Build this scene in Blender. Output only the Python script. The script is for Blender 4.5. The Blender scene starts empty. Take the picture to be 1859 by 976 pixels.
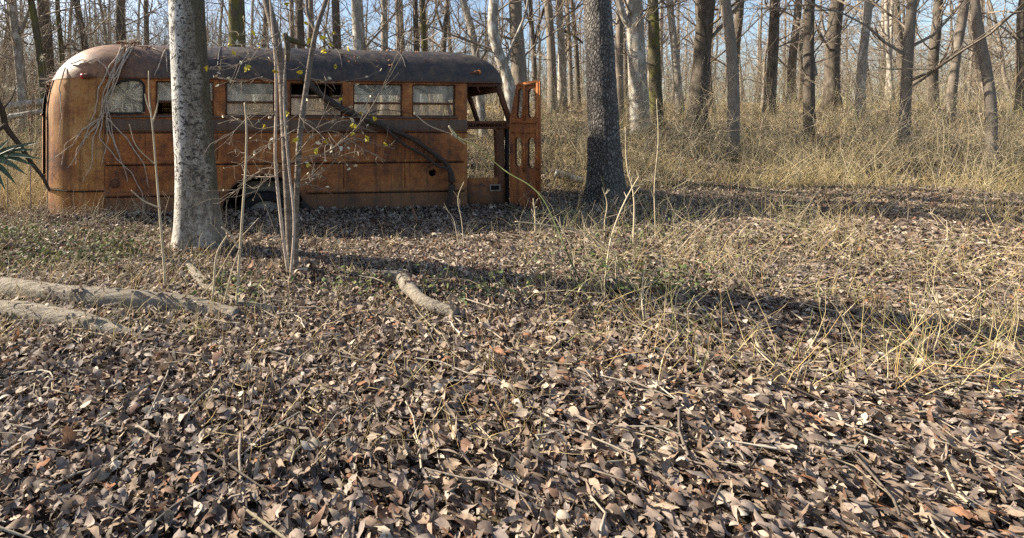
import bpy, math, random
import numpy as np
from mathutils import Vector, Matrix
random.seed(7)
R = np.random.default_rng(11)
sc = bpy.context.scene
COL = sc.collection

# ------------------------------------------------------------------ camera numbers
F, CX, CY, W, H = 870.0, 600.0, 235.0, 1859.0, 976.0
CAMZ = 1.15
def P(px, py, Y):
    return Vector(((px - CX) / F * Y, Y, CAMZ - (py - CY) / F * Y))

# ------------------------------------------------------------------ terrain
_gx = R.uniform(0, 6.28, 24); _ga = R.uniform(0, 6.28, 24)
_gf = np.concatenate([R.uniform(.25, .7, 12), R.uniform(1.2, 3.2, 12)])
_gw = np.concatenate([np.full(12, .020), np.full(12, .009)])
def ground_z(x, y):
    x = np.asarray(x, float); y = np.asarray(y, float)
    yy = y - 0.04 * np.abs(x)
    z = np.interp(yy, [-60, 8.0, 9.0, 11, 14, 19, 25, 40, 60, 110, 400],
                      [-.25, 0, .06, .42, 1.06, 1.85, 2.38, 3.3, 4.1, 4.9, 5.2])
    n = np.zeros_like(z)
    for a, p, f, w in zip(_ga, _gx, _gf, _gw):
        n = n + w * np.sin(f * (x * math.cos(a) + y * math.sin(a)) + p)
    k = np.clip((np.hypot((x + .4) / 1.7, y - 7.2) - 2.2) / 1.2, 0, 1)
    return z + n * k - .03 * (1 - k)
def gz(x, y): return float(ground_z(x, y))

# ------------------------------------------------------------------ object helpers
def tag(o, label=None, cat=None, group=None, kind=None):
    if label: o['label'] = label
    if cat: o['category'] = cat
    if group: o['group'] = group
    if kind: o['kind'] = kind
    return o
def empty(name, loc=(0, 0, 0), rz=0.0):
    o = bpy.data.objects.new(name, None); COL.objects.link(o)
    o.location = loc; o.rotation_euler = (0, 0, rz); o.empty_display_size = .1
    return o
def link(name, me, mat, parent=None, smooth=True):
    o = bpy.data.objects.new(name, me); COL.objects.link(o)
    if mat is not None and not me.materials: me.materials.append(mat)
    if parent is not None: o.parent = parent
    if smooth: me.polygons.foreach_set('use_smooth', np.ones(len(me.polygons), dtype=bool))
    return o
def mesh_np(name, V, Fq, col=None):
    """V (n,3); Fq list of (m,k) int arrays; col (n,3) optional point colour"""
    me = bpy.data.meshes.new(name)
    V = np.ascontiguousarray(V, dtype=np.float32)
    me.vertices.add(len(V)); me.vertices.foreach_set('co', V.ravel())
    idx = np.concatenate([f.ravel() for f in Fq]).astype(np.int32)
    tot = np.concatenate([np.full(len(f), f.shape[1]) for f in Fq]).astype(np.int32)
    start = np.concatenate([[0], np.cumsum(tot)[:-1]]).astype(np.int32)
    me.loops.add(len(idx)); me.loops.foreach_set('vertex_index', idx)
    me.polygons.add(len(tot)); me.polygons.foreach_set('loop_start', start)
    me.update(calc_edges=True); me.validate()
    if col is not None:
        ca = me.color_attributes.new('tint', 'FLOAT_COLOR', 'POINT')
        ca.data.foreach_set('color', np.concatenate([col, np.ones((len(col), 1))], 1).astype(np.float32).ravel())
    return me
class MB:
    """collects verts / faces of any size"""
    def __init__(s): s.v = []; s.f = []; s.n = 0; s.c = []
    def add(s, V, Fs, col=None):
        V = np.asarray(V, float)
        s.v.append(V)
        for f in Fs: s.f.append(np.asarray(f, int) + s.n)
        s.c.append(np.zeros((len(V), 3)) if col is None else np.broadcast_to(np.asarray(col, float), (len(V), 3)))
        s.n += len(V); return s
    def mesh(s, name, color=False):
        by = {}
        for f in s.f: by.setdefault(f.shape[1], []).append(f)
        return mesh_np(name, np.concatenate(s.v), [np.concatenate(x) for x in by.values()], np.concatenate(s.c) if color else None)
    def build(s, name, mat, parent=None, smooth=True, color=False):
        return link(name, s.mesh(name, color), mat, parent, smooth)
    def box(s, x0, x1, y0, y1, z0, z1):
        V = [(x, y, z) for x in (x0, x1) for y in (y0, y1) for z in (z0, z1)]
        return s.add(V, [[(0, 1, 3, 2), (4, 6, 7, 5), (0, 4, 5, 1), (2, 3, 7, 6), (0, 2, 6, 4), (1, 5, 7, 3)]])
    def bar(s, a, b, wx, wy, up=(0, 0, 1)):
        a = Vector(a); b = Vector(b); t = (b - a).normalized(); u = Vector(up)
        if abs(t.dot(u)) > .95: u = Vector((1, 0, 0))
        sd = t.cross(u).normalized(); up2 = sd.cross(t)
        V = [p + sd * i * wx / 2 + up2 * j * wy / 2 for p in (a, b) for i, j in ((-1, -1), (1, -1), (1, 1), (-1, 1))]
        return s.add([tuple(v) for v in V], [[(0, 1, 2, 3), (7, 6, 5, 4), (0, 4, 5, 1), (1, 5, 6, 2), (2, 6, 7, 3), (3, 7, 4, 0)]])
def sweep(polys, radii, sides=3, cap=False):
    """polys (N,K,3), radii (N,K): tubes; returns V, [F]"""
    polys = np.asarray(polys, float); radii = np.asarray(radii, float)
    N, K, _ = polys.shape
    T = np.gradient(polys, axis=1); T /= np.linalg.norm(T, axis=2, keepdims=True) + 1e-9
    mean = T.mean(1); ref = np.where(np.abs(mean[:, 2:3]) > .8, [[1., 0, 0]], [[0, 0, 1.]])[:, None, :]
    A = np.cross(T, np.broadcast_to(ref, T.shape)); A /= np.linalg.norm(A, axis=2, keepdims=True) + 1e-9
    B = np.cross(T, A)
    th = np.linspace(0, 2 * np.pi, sides, endpoint=False)
    V = polys[:, :, None, :] + radii[:, :, None, None] * (A[:, :, None, :] * np.cos(th)[None, None, :, None] + B[:, :, None, :] * np.sin(th)[None, None, :, None])
    ii = np.arange(N)[:, None, None] * K * sides; kk = np.arange(K - 1)[None, :, None] * sides; j = np.arange(sides)[None, None, :]; j2 = (j + 1) % sides
    Fq = np.stack([ii + kk + j, ii + kk + j2, ii + kk + sides + j2, ii + kk + sides + j], -1).reshape(-1, 4)
    Fs = [Fq]
    if cap:
        base = np.arange(N)[:, None] * K * sides + np.arange(sides)[None, :]
        Fs += [base[:, ::-1], base + (K - 1) * sides]
    return V.reshape(-1, 3), Fs
def smooth_line(pts, rad, n):
    """Catmull-Rom through pts (k,3) with radii -> n samples"""
    pts = np.asarray([tuple(p) for p in pts], float); rad = np.asarray(rad, float)
    k = len(pts)
    if k == 2:
        t = np.linspace(0, 1, n)[:, None]; return pts[0] + (pts[1] - pts[0]) * t, rad[0] + (rad[1] - rad[0]) * t[:, 0]
    t = np.concatenate([[0], np.cumsum(np.linalg.norm(np.diff(pts, axis=0), axis=1) + 1e-6)])
    d = np.diff(pts, axis=0) / np.diff(t)[:, None]; h = np.diff(t)
    mt = np.vstack([d[:1], (d[:-1] * h[1:, None] + d[1:] * h[:-1, None]) / (h[:-1] + h[1:])[:, None], d[-1:]])
    # samples follow arc length, but every given span keeps a fair share of them
    par = .5 * t / t[-1] + .5 * np.arange(k) / (k - 1); s = np.interp(np.linspace(0, 1, n), par, t)
    i = np.clip(np.searchsorted(t, s, 'right') - 1, 0, k - 2); u = ((s - t[i]) / h[i])[:, None]; hh = h[i][:, None]
    q = (2 * u ** 3 - 3 * u ** 2 + 1) * pts[i] + (u ** 3 - 2 * u ** 2 + u) * hh * mt[i] + (3 * u ** 2 - 2 * u ** 3) * pts[i + 1] + (u ** 3 - u ** 2) * hh * mt[i + 1]
    return q, np.interp(s, t, rad)
_wf = R.normal(0, 1, (10, 3)); _wp = R.uniform(0, 6.28, 10)
def wob(V, freq):
    o = np.zeros(len(V))
    for f, p in zip(_wf, _wp): o += np.sin((V @ f) * freq + p)
    return o / 4.5
def trunk_tube(pts, rad, sides=20, n=40, flare=0.0, rough=.04, ridge=0.0, roots=5, seed=0, fr=5.):
    """one trunk / log: round tube with root flare, lumps and bark ridges"""
    q, r = smooth_line(pts, rad, n)
    V, Fs = sweep(q[None], r[None], sides, cap=True)
    C = np.repeat(q, sides, 0); rr = np.repeat(r, sides)
    D = V - C; th = np.tile(np.linspace(0, 2 * np.pi, sides, endpoint=False), n)
    hgt = np.repeat(np.linalg.norm(q - q[0], axis=1), sides)
    rs = random.Random(seed); ph = rs.uniform(0, 6.28)
    m = 1 + rough * wob(V + seed * 3.1, fr)
    if flare: m += flare * np.exp(-hgt / (1.6 * r[0])) * (1 + .55 * np.sin(roots * th + ph) + .3 * np.sin(3 * th + ph * 2))
    if ridge:
        rg = np.sin(th * round(2 * math.pi * r[0] / .05) + 2.5 * wob(V + 5, 2.2)) * .5 + wob(V * np.array([1, 1, .45]) + 9, 22.) * .8
        m += ridge * rg
    return C + D * m[:, None], Fs

# ------------------------------------------------------------------ materials
class NT:
    def __init__(s, name):
        s.m = bpy.data.materials.new(name); s.m.use_nodes = True; s.t = s.m.node_tree; s.t.nodes.clear()
        s.out = s.n('ShaderNodeOutputMaterial')
    def n(s, typ, **kw):
        nd = s.t.nodes.new(typ)
        for k, v in kw.items(): setattr(nd, k, v)
        return nd
    def l(s, a, b): s.t.links.new(a, b)
    def coord(s, scale=(1, 1, 1), kind='Object'):
        tc = s.n('ShaderNodeTexCoord'); mp = s.n('ShaderNodeMapping'); mp.inputs['Scale'].default_value = scale
        s.l(tc.outputs[kind], mp.inputs['Vector']); return mp.outputs[0]
    def noise(s, vec, scale=5, detail=6, rough=.6, dist=0):
        nd = s.n('ShaderNodeTexNoise'); s.l(vec, nd.inputs['Vector'])
        for k, v in (('Scale', scale), ('Detail', detail), ('Roughness', rough), ('Distortion', dist)): nd.inputs[k].default_value = v
        return nd.outputs['Fac']
    def voro(s, vec, scale=5, feature='F1', out='Distance'):
        nd = s.n('ShaderNodeTexVoronoi', feature=feature); s.l(vec, nd.inputs['Vector']); nd.inputs['Scale'].default_value = scale
        return nd.outputs[out]
    def ramp(s, fac, stops):
        nd = s.n('ShaderNodeValToRGB'); s.l(fac, nd.inputs[0]); el = nd.color_ramp.elements
        while len(el) < len(stops): el.new(.5)
        for e, (p, c) in zip(el, stops):
            e.position = p; e.color = (*c, 1) if len(c) == 3 else c
        return nd.outputs[0]
    def step(s, fac, a, b): return s.ramp(fac, [(a, (0, 0, 0)), (b, (1, 1, 1))])
    def mix(s, fac, a, b, blend='MIX'):
        nd = s.n('ShaderNodeMix', data_type='RGBA', blend_type=blend)
        for i, v in ((0, fac), (6, a), (7, b)):
            if hasattr(v, 'is_output') or isinstance(v, bpy.types.NodeSocket): s.l(v, nd.inputs[i])
            elif i == 0: nd.inputs[0].default_value = v
            else: nd.inputs[i].default_value = (*v, 1)
        return nd.outputs[2]
    def math(s, op, a, b=0.0, c=None):
        nd = s.n('ShaderNodeMath', operation=op)
        for i, v in enumerate((a, b) if c is None else (a, b, c)):
            if isinstance(v, bpy.types.NodeSocket): s.l(v, nd.inputs[i])
            else: nd.inputs[i].default_value = v
        return nd.outputs[0]
    def bump(s, h, strength=.5, dist=.01):
        nd = s.n('ShaderNodeBump'); s.l(h, nd.inputs['Height']); nd.inputs['Strength'].default_value = strength; nd.inputs['Distance'].default_value = dist
        return nd.outputs[0]
    def bsdf(s, color, rough=.8, normal=None, spec=.3, metal=0.):
        b = s.n('ShaderNodeBsdfPrincipled')
        if isinstance(color, bpy.types.NodeSocket): s.l(color, b.inputs['Base Color'])
        else: b.inputs['Base Color'].default_value = (*color, 1)
        if isinstance(rough, bpy.types.NodeSocket): s.l(rough, b.inputs['Roughness'])
        else: b.inputs['Roughness'].default_value = rough
        b.inputs['Specular IOR Level'].default_value = spec; b.inputs['Metallic'].default_value = metal
        if normal is not None: s.l(normal, b.inputs['Normal'])
        return b
    def done(s, shader): s.l(shader, s.out.inputs[0]); return s.m
M = {}
def mat_bark(name, cols, scale=(14, 14, 4), bump=.8, dist=.015, moss=None, lich_lit=None):
    t = NT(name); v = t.coord(scale); n1 = t.noise(v, 1.0, 8, .65, .4); n2 = t.noise(t.coord((2.2, 2.2, 1.1)), 1.4, 5, .6)
    c = t.ramp(n1, [(.32, cols[0]), (.52, cols[1]), (.70, cols[2])])
    c = t.mix(t.step(n2, .35, .7), c, cols[1])
    if lich_lit: c = t.mix(t.step(t.noise(t.coord((5, 5, 3)), 1.3, 7, .65), .52, .60), c, lich_lit)
    if moss: c = t.mix(t.step(t.noise(t.coord((3, 3, 1.4)), 1.2, 6, .7), .50, .60), c, moss)
    return t.done(t.bsdf(c, .9, t.bump(n1, bump, dist), .15).outputs[0])
M['bark_dark'] = mat_bark('dark grey brown bark', [(.035, .028, .022), (.11, .09, .07), (.21, .18, .15)])
M['bark_grey'] = mat_bark('grey bark', [(.08, .065, .05), (.20, .165, .13), (.34, .30, .25)])
M['bark_pale'] = mat_bark('pale lichen bark', [(.08, .068, .055), (.27, .235, .19), (.45, .41, .35)], lich_lit=(.44, .42, .37))
M['bark_moss'] = mat_bark('mossy bark', [(.03, .025, .018), (.10, .085, .055), (.19, .16, .11)], moss=(.13, .12, .035))
M['bark_flaky'] = mat_bark('thick flaky bark', [(.030, .026, .022), (.12, .10, .085), (.30, .27, .24)], scale=(30, 30, 15), bump=1., dist=.03)
M['twig'] = mat_bark('brown grey twigs', [(.13, .10, .075), (.24, .195, .15), (.36, .31, .25)], (6, 6, 6), .2)
M['twig_pale'] = mat_bark('pale dry stem', [(.30, .24, .15), (.46, .38, .26), (.60, .53, .40)], (9, 9, 4), .2)
M['vine_dark'] = mat_bark('dark vine bark', [(.02, .014, .011), (.06, .045, .036), (.12, .095, .08)], (40, 40, 20), .6)
M['root_grey'] = mat_bark('grey brown hanging rootlets', [(.26, .20, .15), (.42, .34, .27), (.58, .50, .42)], (20, 20, 20), .3)
M['log_wood'] = mat_bark('weathered log wood', [(.07, .058, .047), (.25, .215, .17), (.46, .41, .33)], (3.5, 36, 36), 1., .03)
M['green_stem'] = mat_bark('green briar stem', [(.03, .04, .015), (.065, .08, .03), (.13, .14, .06)], (9, 9, 9), .2)
M['sapling_bark'] = mat_bark('grey mottled sapling bark', [(.05, .04, .03), (.16, .13, .105), (.42, .38, .32)], (18, 18, 26), .6)
def birch_mat():
    t = NT('white mottled bark'); o = t.coord((1, 1, 1))
    a = t.noise(t.coord((24, 24, 30)), 1.0, 5, .62, .5); b = t.noise(t.coord((70, 70, 55)), 1.0, 4, .6)
    big = t.noise(t.coord((3, 3, 1.2)), 1.3, 5, .6)
    white = t.ramp(t.noise(t.coord((5, 5, 4)), 1.4, 6, .6), [(.3, (.32, .30, .27)), (.55, (.56, .54, .50)), (.75, (.66, .64, .60))])
    tan = t.ramp(t.noise(t.coord((16, 16, 7)), 1.2, 7, .65, .6), [(.3, (.11, .092, .07)), (.5, (.25, .215, .17)), (.7, (.42, .38, .32))])
    spots = t.math('MAXIMUM', t.step(a, .535, .59), t.math('MULTIPLY', t.step(b, .56, .62), .8))
    # moss and dark lichen grow on the damp side of the trunk, more of it higher up
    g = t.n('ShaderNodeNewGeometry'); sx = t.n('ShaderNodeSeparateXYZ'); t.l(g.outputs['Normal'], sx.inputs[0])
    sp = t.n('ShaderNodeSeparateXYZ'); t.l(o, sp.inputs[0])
    lich_lit = t.math('ADD', t.math('MULTIPLY', sx.outputs[0], -.42), t.math('MULTIPLY', big, 1.1)); lich_lit = t.math('ADD', lich_lit, t.math('MULTIPLY', a, .35))  # whiter towards the sun side: the sunlit edge is painted into the bark colour
    c = t.mix(spots, t.mix(t.step(lich_lit, .68, .86), tan, white), (.055, .047, .04))
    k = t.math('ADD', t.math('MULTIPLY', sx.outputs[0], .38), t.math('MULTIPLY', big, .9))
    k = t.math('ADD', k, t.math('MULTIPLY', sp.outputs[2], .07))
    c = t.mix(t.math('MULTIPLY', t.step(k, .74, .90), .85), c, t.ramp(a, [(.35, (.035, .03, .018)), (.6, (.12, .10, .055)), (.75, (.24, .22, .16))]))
    base = t.step(t.math('ADD', sp.outputs[2], t.math('MULTIPLY', big, .5)), .95, 1.6)
    c = t.mix(base, t.mix(.5, c, tan), c)
    h = t.math('SUBTRACT', t.noise(t.coord((30, 30, 16)), 1, 6, .65), t.math('MULTIPLY', spots, .5))
    return t.done(t.bsdf(c, .85, t.bump(h, .7, .012), .2).outputs[0])
def flaky_mat():
    t = NT('thick flaky bark'); n = t.noise(t.coord((1, 1, 1)), 9, 5, .6)
    vv = t.n('ShaderNodeVectorMath', operation='ADD'); t.l(t.coord((34, 34, 13)), vv.inputs[0]); w = t.n('ShaderNodeTexNoise'); t.l(t.coord((1, 1, 1)), w.inputs['Vector']); w.inputs['Scale'].default_value = 14; t.l(w.outputs['Color'], vv.inputs[1])
    e = t.voro(vv.outputs[0], 1., 'DISTANCE_TO_EDGE'); cell = t.voro(vv.outputs[0], 1., 'F1', 'Color'); sp = t.n('ShaderNodeSeparateColor'); t.l(cell, sp.inputs[0])
    c = t.ramp(sp.outputs[0], [(0, (.15, .13, .112)), (.6, (.235, .21, .185)), (1, (.35, .325, .29))])
    c = t.mix(t.step(n, .35, .6), c, (.12, .105, .09)); k = t.step(e, .02, .24); c = t.mix(k, (.055, .046, .039), c)
    h = t.math('ADD', t.math('MULTIPLY', k, 1.0), t.math('MULTIPLY', sp.outputs[1], .7))
    return t.done(t.bsdf(c, .62, t.bump(h, .9, .022), .4).outputs[0])
M['bark_flaky'] = flaky_mat()
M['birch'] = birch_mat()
def tint_mat(name, rough=.8, trans=.25, bumpy=True):
    t = NT(name); a = t.n('ShaderNodeVertexColor', layer_name='tint'); n = t.noise(t.coord((60, 60, 60)), 1, 4, .6)
    c = t.mix(1., a.outputs[0], t.ramp(n, [(.3, (.62, .62, .62)), (.7, (1.2, 1.2, 1.2))]), 'MULTIPLY')
    b = t.bsdf(c, rough, t.bump(n, .3, .004) if bumpy else None, .25)
    if not trans: return t.done(b.outputs[0])
    tr = t.n('ShaderNodeBsdfTranslucent'); t.l(c, tr.inputs[0]); mx = t.n('ShaderNodeMixShader'); mx.inputs[0].default_value = trans
    t.l(b.outputs[0], mx.inputs[1]); t.l(tr.outputs[0], mx.inputs[2]); return t.done(mx.outputs[0])
M['leaf'] = tint_mat('dry leaf', .7, .18)
M['grass'] = tint_mat('dry grass blade', .7, .3, False)
M['stick'] = tint_mat('thin stick', .9, 0, False)
def ground_mat():
    t = NT('forest floor'); v = t.coord((1, 1, 1))
    a = t.noise(v, 9, 10, .7); b = t.noise(v, 28, 8, .7, .6); e = t.noise(v, .5, 5, .6)
    vc = t.voro(v, 17, 'F1', 'Color'); sp = t.n('ShaderNodeSeparateColor'); t.l(vc, sp.inputs[0])
    c = t.ramp(sp.outputs[0], [(.0, (.045, .032, .023)), (.35, (.13, .095, .065)), (.7, (.22, .16, .10)), (1, (.34, .27, .18))])
    c = t.mix(t.step(b, .40, .62), (.035, .027, .02), c)
    sy = t.n('ShaderNodeSeparateXYZ'); t.l(v, sy.inputs[0])
    far = t.step(t.math('ADD', t.math('MULTIPLY', sy.outputs[1], .02), t.math('MULTIPLY', e, .2)), .24, .42)
    c = t.mix(far, c, t.ramp(a, [(.3, (.20, .15, .085)), (.5, (.40, .31, .17)), (.7, (.54, .44, .26))]))
    return t.done(t.bsdf(c, .95, t.bump(t.math('ADD', a, b), .9, .04), .1).outputs[0])
M['ground'] = ground_mat()
def rust(name, stops, streak=.35, dark=.5, roughness=.82, panel=None):
    t = NT(name); o = t.coord((1, 1, 1))
    big = t.noise(o, 1.7, 8, .68, .5); fine = t.noise(o, 38, 8, .7); sk = t.noise(t.coord((13, 13, .9)), 1.0, 6, .62, .25)
    mid = t.noise(o, 8, 7, .7, .6)
    c = t.ramp(t.math('ADD', t.math('MULTIPLY', big, .62), t.math('MULTIPLY', mid, .38)), stops)
    c = t.mix(t.math('MULTIPLY', t.step(sk, .50, .62), streak + .2), c, (.055, .03, .02))
    c = t.mix(t.math('MULTIPLY', t.step(mid, .57, .70), dark), c, (.04, .024, .017))
    c = t.mix(t.math('MULTIPLY', t.step(fine, .45, .70), .22), c, (.36, .145, .042))
    return t, o, c, big, fine, mid, roughness
def rust_done(t, c, fine, mid, roughness, b=.35):
    return t.done(t.bsdf(c, t.ramp(mid, [(.3, (roughness - .2,) * 3), (.7, (roughness + .1,) * 3)]), t.bump(t.math('ADD', t.math('MULTIPLY', fine, .4), t.math('MULTIPLY', mid, 2)), b, .008), .35).outputs[0])
RS = [(.40, (.095, .036, .018)), (.46, (.21, .070, .022)), (.52, (.33, .115, .031)), (.60, (.46, .20, .06))]
t, o, c, big, fine, mid, rg = rust('rusted side steel', RS)
# soil splash darkens the bottom edge, worn black paint above the belt
sp = t.n('ShaderNodeSeparateXYZ'); t.l(o, sp.inputs[0])
k = t.math('ADD', sp.outputs[2], t.math('MULTIPLY', big, -.35))
c = t.mix(t.math('MULTIPLY', t.ramp(k, [(.0, (1, 1, 1)), (.22, (0, 0, 0))]), .65), c, (.085, .06, .042))
M['rust'] = rust_done(t, c, fine, mid, rg)
t, o, c, big, fine, mid, rg = rust('rusted rear steel', [(.39, (.10, .045, .022)), (.46, (.27, .105, .032)), (.53, (.38, .18, .055)), (.62, (.48, .29, .12))], .3, .6)
M['rust_rear'] = rust_done(t, c, fine, mid, rg)
t, o, c, big, fine, mid, rg = rust('rusted door steel', [(.40, (.09, .032, .018)), (.46, (.22, .068, .022)), (.53, (.34, .11, .028)), (.62, (.48, .20, .05))], .4, .7)
M['rust_door'] = rust_done(t, c, fine, mid, rg)
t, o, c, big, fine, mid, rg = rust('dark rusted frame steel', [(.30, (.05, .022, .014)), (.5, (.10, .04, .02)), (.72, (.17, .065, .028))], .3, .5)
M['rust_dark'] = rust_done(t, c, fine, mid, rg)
t, o, c, big, fine, mid, rg = rust('faded belt paint', [(.30, (.06, .045, .04)), (.5, (.105, .075, .058)), (.72, (.17, .10, .065))], .3, .4)
M['belt'] = rust_done(t, c, fine, mid, rg)
# roof: old dark paint, gone to bare rust at the rear dome and along the lower edge
t, o, c, big, fine, mid, rg = rust('weathered roof steel', [(.38, (.10, .042, .026)), (.46, (.18, .082, .044)), (.53, (.27, .140, .074)), (.62, (.36, .22, .13))], .3, .5)
sp = t.n('ShaderNodeSeparateXYZ'); t.l(o, sp.inputs[0])
paint = t.ramp(mid, [(.36, (.032, .025, .022)), (.5, (.055, .043, .036)), (.64, (.10, .070, .052))])
k = t.math('ADD', t.math('MULTIPLY', sp.outputs[0], .55), t.math('MULTIPLY', big, 1.3))
k = t.math('ADD', k, t.math('MULTIPLY', sp.outputs[2], .35))
c = t.mix(t.step(t.math('MULTIPLY_ADD', k, .25, .5), .40, .56), c, paint)
M['roof'] = rust_done(t, c, fine, mid, .62, .25)
def plain(name, col, rough=.7, var=.35, spec=.3, bump=.3):
    t = NT(name); n = t.noise(t.coord((1, 1, 1)), 22, 6, .65)
    c = t.ramp(n, [(.3, tuple(x * (1 - var) for x in col)), (.7, tuple(min(1, x * (1 + var)) for x in col))])
    return t.done(t.bsdf(c, rough, t.bump(n, bump, .005), spec).outputs[0])
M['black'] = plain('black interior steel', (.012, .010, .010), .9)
M['rubber'] = plain('old rubber', (.022, .021, .02), .85)
M['drum'] = plain('grey weathered steel', (.30, .26, .22), .75)
M['interior'] = plain('tan dusty interior', (.16, .105, .065), .9)
M['orange_lens'] = plain('orange lens', (.55, .17, .035), .35, .3, .5)
M['red_lens'] = plain('red lens', (.40, .025, .03), .3, .3, .5)
M['yellow_leaf'] = plain('yellow leaf', (.58, .47, .035), .6, .3)
M['green_leaf'] = plain('green blade', (.07, .10, .055), .6, .35, .25)
M['seed_head'] = plain('pale seed fluff', (.62, .56, .40), .9, .25)
M['seed_brown'] = plain('brown seed spike', (.25, .12, .06), .9, .4)
M['seat_wood'] = plain('yellow brown slat wood', (.50, .30, .11), .7)
M['trim'] = plain('bright worn metal', (.25, .21, .17), .55)
def pane_mat(name, col, crack, alpha=.42, streaks=False):
    t = NT(name); v = t.coord((1, 1, 1)); n = t.noise(v, 3.2, 3, .55, .8)
    c = t.ramp(n, [(.3, tuple(x * .62 for x in col)), (.5, col), (.72, tuple(min(1, x * 1.3) for x in col))])
    if crack:
        g = t.n('ShaderNodeTexGradient', gradient_type='RADIAL'); mp = t.n('ShaderNodeMapping'); mp.inputs['Rotation'].default_value = (math.radians(90), 0, 0)
        tc = t.n('ShaderNodeTexCoord'); t.l(tc.outputs['Object'], mp.inputs[0])
        ds = t.n('ShaderNodeVectorMath', operation='ADD'); t.l(mp.outputs[0], ds.inputs[0])
        nz = t.n('ShaderNodeTexNoise'); t.l(mp.outputs[0], nz.inputs['Vector']); nz.inputs['Scale'].default_value = 9
        sc_ = t.n('ShaderNodeVectorMath', operation='SCALE'); t.l(nz.outputs['Color'], sc_.inputs[0]); sc_.inputs['Scale'].default_value = .16
        t.l(sc_.outputs[0], ds.inputs[1]); t.l(ds.outputs[0], g.inputs[0])
        n1 = t.n('ShaderNodeTexNoise', noise_dimensions='1D'); t.l(t.math('MULTIPLY', g.outputs['Fac'], crack), n1.inputs['W']); n1.inputs['Scale'].default_value = 1; n1.inputs['Detail'].default_value = 3
        s_ = t.ramp(n1.outputs[0], [(.38, (.42, .42, .42)), (.5, (.95, .95, .95)), (.57, (1.5, 1.5, 1.4)), (.66, (.7, .7, .7))])
        c = t.mix(1., c, s_, 'MULTIPLY')
    b = t.bsdf(c, .35, t.bump(n, .25, .003), .5)
    tr = t.n('ShaderNodeBsdfTranslucent'); t.l(c, tr.inputs[0])
    m1 = t.n('ShaderNodeMixShader'); m1.inputs[0].default_value = .0; t.l(b.outputs[0], m1.inputs[1]); t.l(tr.outputs[0], m1.inputs[2])
    tp = t.n('ShaderNodeBsdfTransparent'); tp.inputs[0].default_value = (.85, .82, .75, 1)
    m2 = t.n('ShaderNodeMixShader'); t.l(t.ramp(n, [(.25, (alpha - .2,) * 3), (.65, (min(1, alpha + .15),) * 3)]), m2.inputs[0])
    t.l(tp.outputs[0], m2.inputs[1]); t.l(m1.outputs[0], m2.inputs[2])
    return t.done(m2.outputs[0])
M['pane_up'] = pane_mat('dusty grey glass', (.76, .66, .50), 0)
M['pane_low'] = pane_mat('dusty brown glass', (.70, .50, .33), 0)
M['pane_crack'] = pane_mat('crazed glass', (.74, .65, .50), 42)
M['pane_star'] = pane_mat('shattered glass', (.70, .61, .45), 22)

# ------------------------------------------------------------------ ground sheet
xs = np.concatenate([-np.geomspace(200, 12, 30), np.arange(-11.8, 16, .2), np.geomspace(16.5, 200, 30)])
ys = np.concatenate([[-60, -40, -25, -15, -9, -6, -4], np.arange(-3, 22, .2), np.geomspace(22.5, 260, 50)])
X, Yg = np.meshgrid(xs, ys); Z = ground_z(X, Yg)
nx, ny = len(xs), len(ys); i = np.arange(ny - 1)[:, None] * nx + np.arange(nx - 1)[None, :]
me = mesh_np('ground', np.stack([X, Yg, Z], -1).reshape(-1, 3), [np.stack([i, i + 1, i + nx + 1, i + nx], -1).reshape(-1, 4)])
tag(link('ground', me, M['ground']), 'brown leaf strewn forest floor under the bus', 'ground', kind='structure')

# ------------------------------------------------------------------ bus
TH = math.atan(.134); BY = 6.7; cT, sT = math.cos(TH), math.sin(TH)
def bY(px): return BY / (1 - .134 * (px - CX) / F)
def bu(px): return (px - CX) / F * bY(px) / cT
def bz(px, py): return CAMZ - (py - CY) / F * bY(px)
bus = empty('bus', (0, BY, 0), TH)
tag(bus, 'derelict rusted old bus body sunk in leaves with round rear and open door', 'bus')
def curve_mesh(outline, holes, depth, name):
    """flat plate with holes in local (u, z), thickness along v"""
    cu = bpy.data.curves.new(name, 'CURVE'); cu.dimensions = '2D'; cu.fill_mode = 'BOTH'; cu.extrude = depth / 2; cu.resolution_u = 1
    for ring in [outline] + holes:
        s = cu.splines.new('POLY'); s.points.add(len(ring) - 1); s.use_cyclic_u = True
        for p, q in zip(s.points, ring): p.co = (q[0], q[1], 0, 1)
    ob = bpy.data.objects.new('tmp', cu); COL.objects.link(ob)
    dg = bpy.context.evaluated_depsgraph_get(); m = bpy.data.meshes.new_from_object(ob.evaluated_get(dg)); m.name = name
    bpy.data.objects.remove(ob); bpy.data.curves.remove(cu)
    m.transform(Matrix(((1, 0, 0, 0), (0, 0, 1, 0), (0, 1, 0, 0), (0, 0, 0, 1))))
    m.materials.clear(); m.validate(); m.update(); return m
def rrect(x0, x1, z0, z1, r=.03, n=4, rs=None):
    rs = rs or (r,) * 4; out = []
    for (cx, cz, a0), q in zip(((x0, z0, 180), (x1, z0, 270), (x1, z1, 0), (x0, z1, 90)), rs):
        sx = 1 if cx == x0 else -1; sz = 1 if cz == z0 else -1
        for k in range(n + 1):
            a = math.radians(a0 + 90 * k / n); out.append((cx + sx * q + q * math.cos(a), cz + sz * q + q * math.sin(a)))
    return out
ZD, ZWT, ZWB, ZS, ZBELT = 1.835, 1.80, 1.335, 1.525, 1.14
U0, U1 = bu(190), bu(848)
wins = [(bu(a), bu(b)) for a, b in ((282, 388), (409, 499), (526, 622), (641, 731), (748, 827))]
w0 = (bu(191), bu(262))
arch_c, arch_a, arch_h = bu(479), (bu(556) - bu(402)) / 2, .56
arch = [(arch_c + arch_a * math.cos(t), -.07 + (arch_h + .05) * max(0, math.sin(t)) ** .8) for t in np.linspace(0, math.pi, 28)]
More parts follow.
